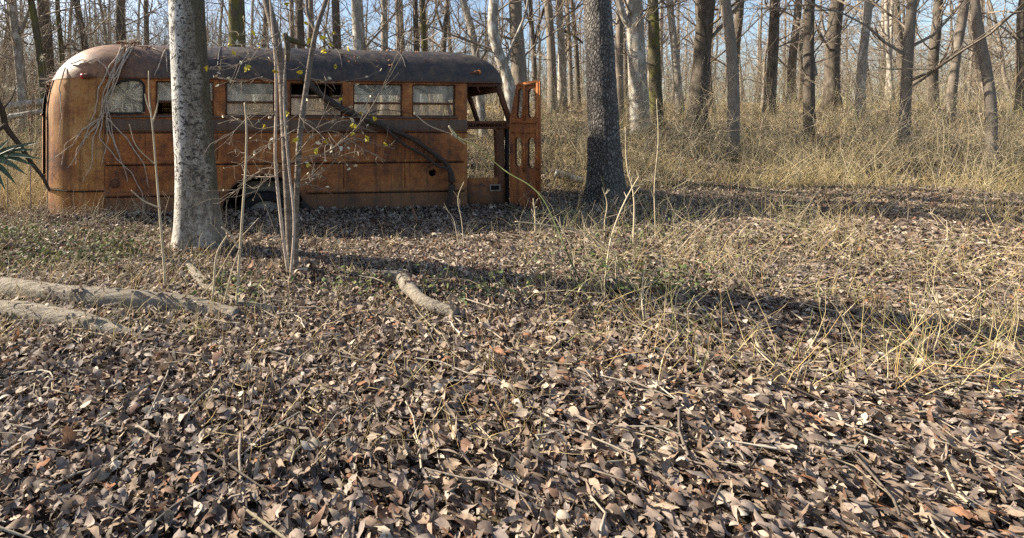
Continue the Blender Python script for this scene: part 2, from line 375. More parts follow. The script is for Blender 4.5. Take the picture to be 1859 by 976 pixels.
out = [(U0, ZD), (U0, -.07)] + arch[::-1] + [(U1, -.07), (U1, ZD)]
holes = [rrect(a, b, ZWB, ZWT, .02) for a, b in wins] + [rrect(w0[0], w0[1], bz(225, 206), bz(225, 144), .05, 7, (.05, .06, .10, .32))]
fh = (bu(785), bz(785, 313)); holes.append([(fh[0] + .056 * math.cos(a), fh[1] + .056 * math.sin(a)) for a in np.linspace(0, 2 * math.pi, 20, endpoint=False)])
side = curve_mesh(out, holes, .018, 'side_panel')
so = link('side_panel', side, M['rust'], bus, False); so.location = (0, .009, 0)
out2 = [(U0, ZD), (U0, -.07), (U1, -.07), (U1, ZD)]
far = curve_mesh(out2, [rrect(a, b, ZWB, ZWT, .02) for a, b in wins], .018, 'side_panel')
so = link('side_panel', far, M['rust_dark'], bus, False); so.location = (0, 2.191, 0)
# rear shell: half round in plan
UC = U0
def rear_a(z): return 1.10 * max(0., 1 - (max(0, z - 1.30) / 1.125) ** 2.15) ** (1 / 2.15)
def ring_rear(z, a, b, n=44, e=2.1):
    o = []
    for t in np.linspace(math.pi / 2, -math.pi / 2, n):
        c, s = math.cos(t), math.sin(t)
        o.append((UC - a * abs(c) ** (2 / e), 1.1 - math.copysign(b * abs(s) ** (2 / e), s), z))
    return o
lv = [(-.05, 1.03, 1.06), (.04, 1.05, 1.075), (.30, 1.065, 1.085), (.335, 1.07, 1.088), (.345, 1.095, 1.10), (.37, 1.10, 1.10), (.8, 1.10, 1.10), (1.13, 1.10, 1.10)] + [(z, rear_a(z), 1.10) for z in (1.3, 1.4, 1.5, 1.6, 1.7, ZD)]
def grid_faces(nr, nc, flip=False):
    i = np.arange(nr - 1)[:, None] * nc + np.arange(nc - 1)[None, :]
    f = np.stack([i, i + 1, i + nc + 1, i + nc], -1).reshape(-1, 4); return f[:, ::-1] if flip else f
V = [p for z, a, b in lv for p in ring_rear(z, a, b)]
rs_ = MB().add(V, [grid_faces(len(lv), 44)]).build('rear_panel', M['rust_rear'], bus)
# roof with rear dome and front dome
UF = bu(800); AF = bu(924) - UF; UN = bu(900)
def uf(c): return UF + (UN - UF) * c ** 1.3
def ufront(c): return UF + AF * c ** .9
V = []; nr = 18; seg = 0
for k in range(nr):
    ps = (k / (nr - 1)) * math.pi / 2; z = ZD + .585 * math.sin(ps) ** .95; c = max(math.cos(ps), 1e-3) ** .85
    b, a = 1.105 * c, max(.002, rear_a(z) + .005 * c); ufk = uf(c); af = max(ufront(c) - ufk, .001)
    ring = []
    for u in np.linspace(ufk, UC, 24): ring.append((u, 1.1 - b, z))
    ring += ring_rear(z, a, b, 44)[1:-1]
    for u in np.linspace(UC, ufk, 24): ring.append((u, 1.1 + b, z))
    for t in np.linspace(math.pi / 2, -math.pi / 2, 34)[1:-1]:
        cc, s = math.cos(t), math.sin(t); ring.append((ufk + af * cc ** (2 / 3.4), 1.1 + math.copysign(b * abs(s) ** (2 / 3.4), s), z))
    ring.append(ring[0]); V += ring; seg = len(ring)
V = np.array(V); V[:, 2] += .004 * wob(V, 2.4) + .0025 * wob(V + 3, 6)
MB().add(V, [grid_faces(nr, seg)]).build('roof', M['roof'], bus)
# drip rail along the roof edge
dr = [(UC - 1.0, .75, ZD - .005)] if False else []
pl = [(u, -.012, ZD) for u in np.linspace(UC, UN, 12)]
q, r = smooth_line(pl, [.014] * len(pl), 60); Vv, Fs = sweep(q[None], r[None], 6, True); MB().add(Vv, Fs).build('drip_rail', M['rust_dark'], bus)
def lathe_y(prof, n, cx, y0, cz):
    V = [(cx + r * math.cos(a), y0 + y, cz + r * math.sin(a)) for a in np.linspace(0, 2 * math.pi, n) for r, y in prof]
    return V, [grid_faces(n, len(prof))]
# belt band, rub rails, lower lip, seams
def rail(z, h, d, u0, u1, name, mat):
    m = MB(); n = 30; prof = [(-h / 2, 0), (-h / 2 * .6, -d), (h / 2 * .6, -d), (h / 2, 0)]
    V = []
    for k in range(n):
        u = u0 + (u1 - u0) * k / (n - 1); w = .003 * math.sin(u * 5.1 + z * 9)
        V += [(u, y, z + dz + w) for dz, y in prof]
    return m.add(V, [grid_faces(n, 4, True)]).build(name, mat, bus, False)
rail((ZWB + ZBELT) / 2 - .02, ZWB - ZBELT - .05, .007, U0 - .002, U1 + .002, 'belt_panel', M['belt'])
rail(ZWB - .012, .03, .03, w0[0], wins[-1][1] + .03, 'window_sill', M['belt'])
rail(ZBELT - .005, .02, .014, U0, U1, 'rub_rail', M['rust_dark'])
for z, u0, u1 in ((.712, U0 + .02, U1 - .05), (.292, U0 + .01, arch_c - arch_a - .02), (.292, arch_c + arch_a + .02, U1 - .04)):
    rail(z, .05, .024, u0, u1, 'rub_rail', M['rust'])
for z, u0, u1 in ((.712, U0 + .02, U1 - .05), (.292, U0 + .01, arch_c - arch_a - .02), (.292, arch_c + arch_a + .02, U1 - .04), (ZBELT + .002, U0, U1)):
    MB().box(u0, u1, -.006, .002, z - .041, z - .027).build('rail_shade', M['black'], bus, False)  # thin black strips stand in for the shade line under each rail
for px, z0, z1 in ((190, -.05, ZWB - .03), (264, .74, ZBELT - .03), (395, .74, ZBELT - .03), (500, .74, 1.1), (624, .3, ZBELT - .03), (735, .3, ZBELT - .03), (770, .74, ZBELT - .03)):
    MB().box(bu(px) - .004, bu(px) + .004, -.0045, .004, z0, z1).build('panel_seam', M['rust_dark'], bus, False)
for px in (395, 622, 738):   # roof seams
    u = bu(px); pts = []
    for k in range(9):
        ps = k / 8 * math.pi / 2; pts.append((u, 1.1 - 1.109 * max(math.cos(ps), 1e-3) ** .85, ZD + .588 * math.sin(ps) ** .95))
    q, r = smooth_line(pts, [.006] * 9, 30); Vv, Fs = sweep(q[None], r[None], 5); MB().add(Vv, Fs).build('roof_seam', M['roof'], bus)
# arch lip, wheel house, wheel
q, r = smooth_line([(x, -.006, z) for x, z in arch], [.015] * len(arch), 60); Vv, Fs = sweep(q[None], r[None], 6); MB().add(Vv, Fs).build('wheel_arch_lip', M['rust_dark'], bus)
V = []
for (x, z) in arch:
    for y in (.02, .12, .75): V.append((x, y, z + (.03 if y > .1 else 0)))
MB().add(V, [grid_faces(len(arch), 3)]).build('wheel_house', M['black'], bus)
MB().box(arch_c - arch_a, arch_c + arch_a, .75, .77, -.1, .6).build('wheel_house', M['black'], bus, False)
MB().box(arch_c - .30, arch_c + .34, .50, .52, -.08, .39).build('inner_panel', M['drum'], bus, False)
wh = MB().add(*lathe_y([(.0, .14), (.10, .12), (.14, .10), (.15, .16), (.25, .19), (.29, .15), (.31, .13)], 40, arch_c + .03, .12, -.17)).build('wheel', M['drum'], bus)
MB().add(*lathe_y([(.30, .14), (.33, .10), (.40, .09), (.435, .13), (.44, .2), (.43, .3), (.33, .32)], 40, arch_c + .03, .12, -.17)).build('tyre', M['rubber'], wh)
q, r = smooth_line([(bu(548), -.02, .16), (bu(556), -.05, .07), (bu(566), -.08, .0)], [.03, .05, .06], 12); Vv, Fs = sweep(q[None], r[None], 8, True); MB().add(Vv * 1, Fs).build('mud_flap', M['rubber'], bus)
# fuel hole: dark pipe behind the opening, round cap at the rear
Vv, Fs = lathe_y([(.056, .0), (.055, .12), (0.001, .125)], 20, fh[0], .018, fh[1]); MB().add(Vv, Fs).build('filler_neck', M['black'], bus)
cp = (bu(209), bz(209, 333)); MB().add(*lathe_y([(.0, -.014), (.045, -.014), (.05, -.008), (.052, .0), (.065, -.003), (.068, .001)], 24, cp[0], 0, cp[1])).build('filler_cap', M['rust_dark'], bus)
# windows
def window(a, b, up, low, lowered=False, z0=ZWB, z1=ZWT):
    fr = MB(); t_ = .022
    fr.box(a + .001, a + t_, .02, .05, z0, z1); fr.box(b - t_, b - .001, .02, .05, z0, z1); fr.box(a + t_, b - t_, .02, .05, z0, z0 + t_)
    fr.box(a + t_, b - t_, .022, .052, z1 - .014, z1)
    zs = ZS if not lowered else 1.60
    fr.box(a + t_, b - t_, .014, .046, zs - .014, zs + .016)
    f = fr.build('window', M['rust_dark'], bus, False)
    def pane(m, x0, x1, zz0, zz1, y, cu=.5, cz=.4):
        c = (x0 + (x1 - x0) * cu, zz0 + (zz1 - zz0) * cz)
        n1, n2 = 9, 5
        V = [(x - c[0], .0025 * math.sin(7 * x + 3 * z) + .002 * math.sin(19 * z + 11 * x), z - c[1]) for z in np.linspace(zz0, zz1, n2) for x in np.linspace(x0, x1, n1)]
        p = MB().add(V, [grid_faces(n2, n1)]).build('pane', m, f); p.location = (c[0], y, c[1])
    if up: pane(up, a + t_, b - t_, zs + .016, z1 - .014, .038, .62, .1)
    if low: pane(low, a + t_, b - t_, z0 + t_, zs - .014, .030)
    return f
window(*wins[0], M['pane_up'], None)
_sm = MB()
for k in range(4): _sm.box(wins[0][0] - .1, wins[0][0] + .75, .9, .925, 1.25 + .085 * k, 1.315 + .085 * k)
_sm.build('seat_back', M['seat_wood'], bus, False)
window(*wins[1], M['pane_up'], M['pane_low'])
window(*wins[2], None, M['pane_low'], True)
window(*wins[3], M['pane_crack'], M['pane_low'])
window(*wins[4], M['pane_up'], M['pane_low'])
# arched rear quarter window: rubber frame and shattered pane
ring_o = rrect(w0[0] - .012, w0[1] + .012, bz(225, 206) - .012, bz(225, 144) + .012, .05, 9, (.055, .065, .11, .33))
ring_i = rrect(w0[0] + .018, w0[1] - .018, bz(225, 206) + .018, bz(225, 144) - .018, .05, 9, (.04, .05, .08, .30))
fm = curve_mesh(ring_o, [ring_i], .022, 'window'); f0 = link('window', fm, M['rubber'], bus, False); f0.location = (0, -.002, 0)
c0 = (bu(240), bz(240, 185)); pm = curve_mesh([(x - c0[0], z - c0[1]) for x, z in ring_i], [], .004, 'pane'); p0 = link('pane', pm, M['pane_star'], f0, False); p0.location = (c0[0], .014, c0[1])
# interior: floor, far glass, two seat backs, hanging ceiling edge
MB().box(U0 - .02, bu(846), .03, 2.17, .56, .59).build('floor', M['interior'], bus, False)
for a, b in wins:
    V = [(a, 2.18, ZWB), (b, 2.18, ZWB), (b, 2.18, ZWT), (a, 2.18, ZWT)]
    if False: MB().add(V, [[(0, 1, 2, 3)]]).build('pane', M['pane_low'], bus, False)
for px in (): MB().box(bu(px), bu(px) + .09, .25, 1.95, .42, 1.27).build('seat_back', M['interior'], bus, False)
MB().box(U0, U1, .03, .07, 1.815, 1.86).build('header_rail', M['rust_dark'], bus, False)
MB().box(wins[2][0] - .03, wins[2][1] + .03, .35, .38, 1.66, 1.80).build('ceiling_strip', M['black'], bus, False)
MB().bar((wins[2][0] + .62, .34, 1.5), (wins[2][0] + .62, .34, 1.8), .06, .04).build('ceiling_strip', M['rust_dark'], bus, False)
# front end: header, pillars, cowl beam, door post, step panel
un = bu(910); ub = bu(927)
pil = MB()
MB().box(bu(850), un + .02, .02, .06, 1.775, 1.83).build('door_header', M['rust_dark'], bus, False)
MB().box(un - .08, un - .02, .06, 2.14, 1.70, 1.83).build('windscreen_header', M['rust_dark'], bus, False)
for v, wd in ((.03, .065), (1.1, .06), (2.16, .065)):
    MB().bar((un - .04, v, 1.80), (ub, v, 1.27), wd, .06).build('windscreen_pillar', M['rust_dark'], bus, False)
MB().box(ub - .06, ub + .04, .0, 2.2, 1.16, 1.285).build('cowl_beam', M['rust_dark'], bus, False)
MB().box(U1 - .01, ub + .0, .0, .035, 1.235, 1.275).build('door_beam', M['rust_dark'], bus, False)
MB().box(U1 - .01, ub + .0, .0, .03, 1.165, 1.19).build('door_beam', M['rust_dark'], bus, False)
m = MB(); V, Fs = trunk_tube([(bu(913), .10, .3), (bu(912.5), .10, .7), (bu(911.5), .10, 1.2)], [.075, .075, .08], 14, 22, 0, .10, 0, seed=3, fr=11); m.add(V, Fs).build('door_post', M['bark_pale'] if False else M['rust_dark'], bus)
MB().box(U1 - .02, bu(921), .05, .075, -.08, bz(885, 323)).build('step_panel', M['rust'], bus, False)
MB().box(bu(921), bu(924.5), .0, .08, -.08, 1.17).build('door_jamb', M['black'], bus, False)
MB().box(U1 - .02, bu(921), .075, .6, .02, .05).build('step_tread', M['rust_dark'], bus, False)
bx0, bx1, bz0, bz1 = bu(891), bu(910), bz(900, 347), bz(900, 335)
bm = curve_mesh(rrect(bx0, bx1, bz0, bz1, .012), [rrect(bx0 + .013, bx1 - .013, bz0 + .013, bz1 - .013, .008)], .03, 'step_bracket'); bo = link('step_bracket', bm, M['trim'], bus, False); bo.location = (0, .036, 0)
MB().box(bx0 + .02, bx1 - .02, .044, .0495, bz0 + .02, bz1 - .02).build('step_bracket', M['black'], bus, False)
# open folding door: two leaves folded together, swung out towards the camera side
AL = math.radians(33); hp = P(925, 235, bY(925)); Xh, Yh = hp.x, hp.y
ca, sa = math.cos(AL), math.sin(AL)
def ls(px): k = (px - CX) / F; return (k * Yh - Xh) / (ca + k * sa)
def lz(px, py): return CAMZ - (py - CY) / F * (Yh - ls(px) * sa)
hinge = Matrix.Translation((Xh, Yh, 0)) @ Matrix.Rotation(-AL, 4, 'Z')
busM = Matrix.Translation((0, BY, 0)) @ Matrix.Rotation(TH, 4, 'Z')
door = bpy.data.objects.new('door', None)
rel = busM.inverted() @ hinge
def lp(px, py): return (ls(px), lz(px, py))
outl = [lp(925, 378), lp(979, 385), lp(979, 149), lp(975, 145), lp(941, 150), lp(937, 155), lp(925, 218)]
def oval(x0, x1, y0, y1, sl=0, n=8):
    a, b = ls(x0), ls(x1); zt, zb = lz((x0 + x1) / 2, y0), lz((x0 + x1) / 2, y1); w = (b - a) / 2; c = (a + b) / 2; o = []
    for k in range(n + 1): t = math.pi * k / n; o.append((c + w * math.cos(t) + sl, zt - w * 1.4 + w * 1.4 * math.sin(t)))
    for k in range(n + 1): t = math.pi + math.pi * k / n; o.append((c + w * math.cos(t), zb + w * 1.4 + w * 1.4 * math.sin(t)))
    return o
hl = [oval(957.5, 971.5, 160, 214), oval(937.5, 947, 160, 215, .022), oval(934.5, 946.5, 248, 303), oval(957.5, 971, 249, 306)]
dm = curve_mesh(outl, hl, .03, 'door'); dL = link('door', dm, M['rust_door'], bus, False); dL.matrix_local = rel @ Matrix.Translation((0, .015, 0))
def shifted(h, d=.024, g=.010):
    cx = sum(p[0] for p in h) / len(h); return [(p[0] + d + (g if p[0] > cx else -g), p[1]) for p in h]
d2 = link('door_leaf', curve_mesh(outl, [shifted(h) for h in hl], .022, 'door_leaf'), M['rust_dark'], dL, False); d2.location = (.004, .038, .003)
# raised ribs round the upper and lower window fields, mid rail, thick leading edge
def lbox(x0, x1, y0, y1, d0, d1, name, mat=None):
    m = MB().box(ls(x0), ls(x1), d0, d1, lz((x0 + x1) / 2, y1), lz((x0 + x1) / 2, y0)); o_ = m.build(name, mat or M['rust_door'], dL, False); return o_
lbox(928, 976, 219, 224, -.030, -.014, 'door_rib'); lbox(928, 976, 238, 241, -.028, -.014, 'door_rib')
lbox(949.5, 954, 153, 218, -.034, -.014, 'door_rib'); lbox(950, 953.5, 242, 312, -.030, -.014, 'door_rib')
lbox(973.5, 978.5, 150, 384, -.030, -.0145, 'door_rib'); lbox(942, 974, 150, 155, -.029, -.0145, 'door_rib')
m = MB().box(ls(979.2), ls(979.2) + .012, -.032, .055, lz(979, 384), lz(979, 147)); m.build('door_edge', M['rust_door'], dL, False)
for py in (170, 215, 300, 360): MB().add(*lathe_y([(0, -.006), (.008, -.005), (.011, 0)], 10, ls(976), -.030, lz(976, py))).build('bolt', M['rust_dark'], dL) if py in (215, 360) else None
qq = []
for t_ in np.linspace(math.pi / 2, -math.pi / 2, 40): qq.append((UC - 1.088 * abs(math.cos(t_)) ** (2 / 2.1), 1.1 - math.copysign(1.098 * abs(math.sin(t_)) ** (2 / 2.1), math.sin(t_)), .338 + .004 * math.sin(t_ * 9)))
q_, r_ = smooth_line(qq, [.011] * 40, 80); Vv, Fs = sweep(q_[None], r_[None], 6); MB().add(Vv, Fs).build('apron_seam', M['black'], bus)
# rear emergency door seam and small window on the round rear
def rear_pt(v, z, off=.0):
    s = min(1, abs(1.1 - v) / 1.1); c = (1 - s ** 2.1) ** (1 / 2.1); nrm = Vector((-c, -(1.1 - v) / 1.1, 0)).normalized() if c else Vector((0, -1, 0))
    return (UC - rear_a(z) * c + nrm.x * off, v + nrm.y * off, z)
for v in (.40, 1.80):
    q = [rear_pt(v, z, .004) for z in np.linspace(.36, 1.83, 8)]; qq, rr = smooth_line(q, [.008] * 8, 20); Vv, Fs = sweep(qq[None], rr[None], 6); MB().add(Vv, Fs).build('rear_door_seam', M['black'], bus)
V = [rear_pt(v, z, .03) for z in np.linspace(.38, 1.80, 12) for v in np.linspace(.52, 1.68, 14)]
rd = MB().add(V, [grid_faces(12, 14)]).build('rear_door', M['rust_rear'], bus)
V = [rear_pt(v, z, .036) for z in np.linspace(1.36, 1.76, 6) for v in np.linspace(.53, 1.67, 14)]
MB().add(V, [grid_faces(6, 14)]).build('rear_window', M['black'], rd)
for z in (1.36, 1.76):
    qq, rr = smooth_line([rear_pt(v, z, .04) for v in np.linspace(.5, 1.7, 12)], [.015] * 12, 24); Vv, Fs = sweep(qq[None], rr[None], 6); MB().add(Vv, Fs).build('window_frame', M['rust_rear'], rd)
# teardrop marker lamps on the roof edge
def roof_pt(px, py):
    """point on the roof skin seen at that pixel: march along the view ray"""
    inv = busM.inverted(); best = None
    for Y in np.linspace(5.5, 8.5, 900):
        p = inv @ P(px, py, Y); dz = (p.z - ZD) / .585
        if dz < 0 or dz > 1: 
            if dz < 0: continue
            continue
        ps = math.asin(min(1, dz ** (1 / .95))); c = math.cos(ps) ** .85
        if p.x > uf(c): q = abs((p.x - uf(c)) / (ufront(c) - uf(c) + 1e-6)) ** 3.4 + abs((p.y - 1.1) / (1.105 * c + 1e-6)) ** 3.4
        elif p.x < UC: q = abs((p.x - UC) / (rear_a(p.z) + .005 * c + 1e-6)) ** 2.1 + abs((p.y - 1.1) / (1.105 * c + 1e-6)) ** 2.1
        else: q = abs((p.y - 1.1) / (1.105 * c + 1e-6)) ** 2
        if q <= 1: return p
    return inv @ P(px, py, 6.6)
def lamp(pxl, pyl, pxt, pyt, name, lens, rl):
    a, b = roof_pt(pxl, pyl), roof_pt(pxt, pyt); d = (b - a); L = d.length; pts = [a + d * t for t in (-.08, .0, .25, .6, 1.)]
    q, r = smooth_line(pts, [rl * .5, rl * .95, rl, rl * .6, .004], 14); Vv, Fs = sweep(q[None], r[None], 10, True)
    h = MB().add(Vv, Fs).build(name, M['rust_dark'], bus)
    q, r = smooth_line([a - d * .28, a - d * .2, a - d * .02], [rl * .35, rl * .85, rl * 1.0], 8); Vv, Fs = sweep(q[None], r[None], 10, True); MB().add(Vv, Fs).build('lens', M[lens], h)
lamp(153, 138, 176, 140, 'marker_lamp', 'red_lens', .042)
lamp(868, 131, 850, 133, 'marker_lamp', 'orange_lens', .034)

# ------------------------------------------------------------------ trees
def grow(rs, base_pts, base_rad, n1, L1, z_from, z_to, levels=3, up=.35, n2=5, n3=4, spread=1.0, thin=.5):
    """branches as (polys, radii) arrays of 6 points, growing off the stem polyline"""
    q, r = smooth_line(base_pts, base_rad, 60); K = 6; P_, R_ = [], []
    zz = q[:, 2] - q[0, 2]
    def branch(p, d, L, rad):
        pts = [p]; dirs = d / (np.linalg.norm(d) + 1e-9)
        for k in range(K - 1):
            dirs = dirs + rs.normal(0, .17, 3); dirs[2] += .08 * up; dirs /= np.linalg.norm(dirs)
            pts.append(pts[-1] + dirs * L / (K - 1))
        pts = np.array(pts); P_.append(pts); R_.append(np.linspace(rad, rad * .25 + .0012, K)); return pts
    for _ in range(n1):
        h = rs.uniform(z_from, z_to); i = int(np.clip(np.searchsorted(zz, h), 1, 58)); az = rs.uniform(0, 6.283)
        d = np.array([math.cos(az) * spread, math.sin(az) * spread, up + rs.uniform(0, .9)])
        L = L1 * rs.uniform(.5, 1.25) * (1 - .45 * (h - z_from) / (z_to - z_from + .01))
        rad = min(r[i] * thin, .012 + L * .011); b = branch(q[i], d, L, rad)
        if levels < 2: continue
        for _ in range(n2):
            t = rs.integers(1, K); dd = (b[t] - b[t - 1]); dd = dd / np.linalg.norm(dd) + rs.normal(0, .55, 3); l2 = L * rs.uniform(.25, .55)
            b2 = branch(b[t], dd, l2, rad * .5)
            if levels < 3: continue
            for _ in range(n3):
                t2 = rs.integers(1, K); d3 = (b2[t2] - b2[t2 - 1]); d3 = d3 / np.linalg.norm(d3) + rs.normal(0, .6, 3); branch(b2[t2], d3, l2 * rs.uniform(.3, .6), rad * .22)
    return np.array(P_), np.array(R_)
def crown_mesh(name, P_, R_, mat, parent, sides=3):
    V, Fs = sweep(P_, np.maximum(R_, .0022), sides); return MB().add(V, Fs).build(name, mat, parent)
def tree(label, px_pts, width, Y, mat, top=13., seed=0, n1=20, L1=2.6, zf=2.5, flare=.5, sides=16, twig=None, n=34, ridge=0, rough=.05, group=None, cat='tree', name='tree', n2=5, n3=4, limbs=()):
    """tree whose stem passes through pixels px_pts [(px, py) from low to high] at depth Y; width in px at the top of the frame"""
    p_ = [P(px, py, Y) for px, py in px_pts]
    base = p_[0]; z0 = gz(base.x, Y); d0 = (p_[1] - p_[0]); d0 = d0 / d0.z if abs(d0.z) > .01 else Vector((0, 0, 1))
    foot = base + d0 * (z0 - .12 - base.z) * (.5 if base.z - z0 > 1 else 1); foot.z = z0 - .12
    r0 = width / 2 / F * Y
    up = p_[-1] - p_[-2]; up = up / up.z; topp = p_[-1] + Vector((up.x * .5, .3 * math.sin(seed), 1)) * (z0 + top - p_[-1].z)
    mid = p_[-1].lerp(topp, .45) + Vector((.25 * math.sin(seed * 2.1), .2, 0))
    pts = [foot] + ([base] if base.z - foot.z > .4 else []) + p_[1:] + [mid, topp]
    hts = [max(0, (p.z - foot.z) / (top + .1)) for p in pts]; rad = [max(.02, r0 * (1.08 - .85 * h)) for h in hts]
    rt = empty(name, tuple(foot)); tag(rt, label, cat, group)
    loc = [p - foot for p in pts]
    V, Fs = trunk_tube(loc, rad, sides, n, flare, rough, ridge, 5, seed); m = MB().add(V, Fs)
    lr = np.random.default_rng(seed + 100)
    for ln in limbs:   # big limbs given in pixels, [(px,py)...], width px start, end
        lpts = [P(a, b, Y) - foot for a, b in ln[0]]; Vv, Ff = trunk_tube(lpts, list(np.linspace(ln[1], ln[2], len(lpts)) / 2 / F * Y), 8, 16, 0, .06, 0, seed=seed); m.add(Vv, Ff)
    m.build('trunk', mat, rt)
    if n1:
        Pp, Rr = grow(lr, loc, rad, n1, L1, zf, top * .97, n2=n2, n3=n3); crown_mesh('crown', Pp, Rr, twig or M['twig'], rt)
    return rt
D, G_, PL, MS = M['bark_dark'], M['bark_grey'], M['bark_pale'], M['bark_moss']
# the two near trunks
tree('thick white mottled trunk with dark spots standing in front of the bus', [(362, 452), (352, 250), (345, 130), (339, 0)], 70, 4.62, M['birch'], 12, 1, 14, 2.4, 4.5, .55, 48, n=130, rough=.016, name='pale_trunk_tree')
tree('thick dark tree with deep flaky bark beside the open bus door', [(1098, 366), (1096, 250), (1090, 120), (1083, 0)], 50, 7.55, M['bark_flaky'], 14, 2, 16, 3.0, 4.5, .55, 72, n=230, ridge=.03, rough=.03, name='dark_trunk_tree')
BT = [  # label, pixels low -> high, width, depth, material
 ('pale leaning trunk lit white along one edge, behind the palm fronds', [(44, 225), (36, 120), (22, 0)], 17, 14.5, PL),
 ('dark mossy trunk touching the broad brown trunk near the bus tail', [(80, 175), (71, 90), (56, 0)], 14, 14.0, MS),
 ('broad dark brown trunk behind the rear dome, tallest mass there', [(92, 215), (86, 110), (78, 0)], 24, 17.0, D),
 ('narrow dark trunk with a yellow lit edge just above the rear dome', [(113, 200), (112, 100), (104, 0)], 10, 16.0, MS),
 ('forked trunk leaning away over the rear dome with one pale edge', [(160, 200), (153, 80), (139, 0)], 13, 17.0, D),
 ('straight dark trunk behind the roof crest where the roots hang', [(219, 220), (219, 80), (219, 0)], 21, 17.0, D),
 ('slim dark trunk between the roof crest and the white mottled trunk', [(267, 220), (266, 60), (265, 0)], 11, 20.0, D),
 ('wide dark trunk with moss on one edge just past the white mottled trunk', [(430, 220), (430, 90), (429, 0)], 34, 12.5, MS),
 ('thin grey trunk directly behind the sapling clump', [(532, 220), (531, 90), (529, 0)], 11, 21.0, G_),
 ('dark trunk with a white edge behind the sapling fork', [(547, 220), (546, 90), (543, 0)], 18, 18.0, D),
 ('brown trunk close beside the dark trunk behind the sapling fork', [(563, 220), (563, 90), (564, 0)], 13, 20.0, G_),
 ('bare trunk with twin pale edge behind the middle of the roof', [(612, 220), (612, 90), (609, 0)], 18, 17.5, D),
 ('white and black patched trunk with a brown burl above the roof', [(653, 220), (653, 100), (648, 0)], 25, 15.0, PL),
 ('half white half dark straight trunk above the cracked pane', [(698, 220), (698, 90), (697, 0)], 15, 18.0, PL),
 ('slim trunk with many twigs between two wider ones over the roof', [(724, 220), (723, 90), (721, 0)], 8, 24.0, G_),
 ('dark half of the close trunk pair above the last side window', [(756, 220), (756, 90), (754, 0)], 12, 16.5, D),
 ('mossy half of the close trunk pair above the last side window', [(772, 220), (770, 90), (766, 0)], 12, 16.0, MS),
 ('thin crooked trunk over the roof near its front end', [(806, 220), (806, 80), (812, 0)], 10, 22.0, D),
 ('curved grey trunk leaning over the front of the roof', [(876, 230), (866, 120), (855, 50), (840, 0)], 15, 13.5, PL),
 ('large pale trunk bending behind the front edge of the roof', [(925, 250), (924, 150), (903, 90), (894, 45), (897, 0)], 20, 12.0, PL),
 ('wide grey brown trunk straight behind the open door leaf', [(944, 240), (943, 140), (938, 60), (935, 0)], 28, 13.0, G_),
 ('slender forked dark trunk just past the open door leaf', [(972, 200), (969, 100), (963, 0)], 9, 21.0, D),
 ('straight grey trunk halfway between door leaf and flaky trunk', [(1003, 197), (1001, 100), (994, 0)], 16, 19.5, G_),
 ('thin dark trunk with a low crooked limb towards the flaky trunk', [(1025, 200), (1022, 90), (1012, 0)], 8, 22.0, D),
 ('first of two thin straight trunks next to the flaky trunk', [(1037, 200), (1034, 90), (1029, 0)], 8, 24.0, G_),
 ('thin straight trunk closest to the flaky trunk on its door side', [(1050, 200), (1046, 90), (1038, 0)], 9, 23.0, D),
 ('grey trunk partly hidden between flaky trunk and pale beech', [(1125, 230), (1124, 110), (1127, 0)], 14, 17.0, G_),
 ('large pale smooth trunk with a side fork beyond the flaky trunk', [(1162, 238), (1156, 110), (1152, 0)], 30, 14.0, PL),
 ('brown vine wrapped trunk next to the large pale smooth trunk', [(1192, 225), (1188, 110), (1185, 0)], 20, 15.0, MS),
]
LIMB = {4: [([(158, 90), (147, 40), (133, 0)], 7, 6)], 12: [], 19: [([(915, 140), (925, 95), (955, 20), (962, -20)], 5, 4)],
        21: [([(969, 90), (978, 45), (990, 10), (1000, -20)], 6, 4), ([(968, 60), (958, 30), (950, -20)], 5, 3)], 23: [([(1020, 55), (1035, 60), (1058, 78)], 6, 4)],
        27: [([(1156, 60), (1135, 35), (1120, -10)], 14, 9)], 2: [], 0: [([(37, 60), (45, 40), (62, -5)], 7, 5)], 17: [([(806, 60), (793, 20), (790, -10)], 5, 3)]}
for k, (lb, pts, w, Y, mt) in enumerate(BT):
    tree(lb, pts, w, Y, mt, 11 + (k * 7) % 5, 10 + k, 22, 2.4, 1.8, .35, 14, n=30, limbs=LIMB.get(k, ()))

# random bare trees of the woods: six kinds, copied
kinds = [('slim grey bare tree deep in the woods behind the bus', G_, .10, 12), ('dark straight bare tree deep in the woods behind the bus', D, .15, 14),
         ('pale barked bare tree deep in the woods behind the bus', PL, .13, 13), ('leaning thin bare tree deep in the woods behind the bus', G_, .07, 9),
         ('thick brown bare tree deep in the woods behind the bus', D, .20, 15), ('bushy young bare tree deep in the woods behind the bus', M['twig'], .045, 6.5)]
protos = []
for k, (lb, mt, r0, hgt) in enumerate(kinds):
    for v in range(2):
        rs = np.random.default_rng(300 + k * 2 + v)
        ln = .16 if 'leaning' in lb else .04
        dx, dy = rs.normal(0, ln, 2)
        pts = [(0, 0, -.15)] + [(dx * h + rs.normal(0, .06), dy * h + rs.normal(0, .06), h) for h in (hgt * .15, hgt * .33, hgt * .52, hgt * .75)] + [(dx * hgt, dy * hgt, hgt)]
        rad = [r0 * x for x in (1.1, .95, .85, .7, .45, .12)]
        rt = empty('bare_tree'); tag(rt, lb, 'tree', lb.replace('tree deep', 'trees deep'))
        V, Fs = trunk_tube(pts, rad, 9, 18, .4, .05, 0, 4, k * 9 + v); MB().add(V, Fs).build('trunk', mt, rt)
        Pp, Rr = grow(rs, pts, rad, 22 if r0 > .05 else 22, hgt * .22, hgt * .12, hgt * .97, n2=4, n3=4); crown_mesh('crown', Pp, Rr, M['twig'], rt)
        protos.append(rt)
def copy_tree(rt):
    c = rt.copy(); COL.objects.link(c)
    for ch in rt.children: d = ch.copy(); COL.objects.link(d); d.parent = c
    return c
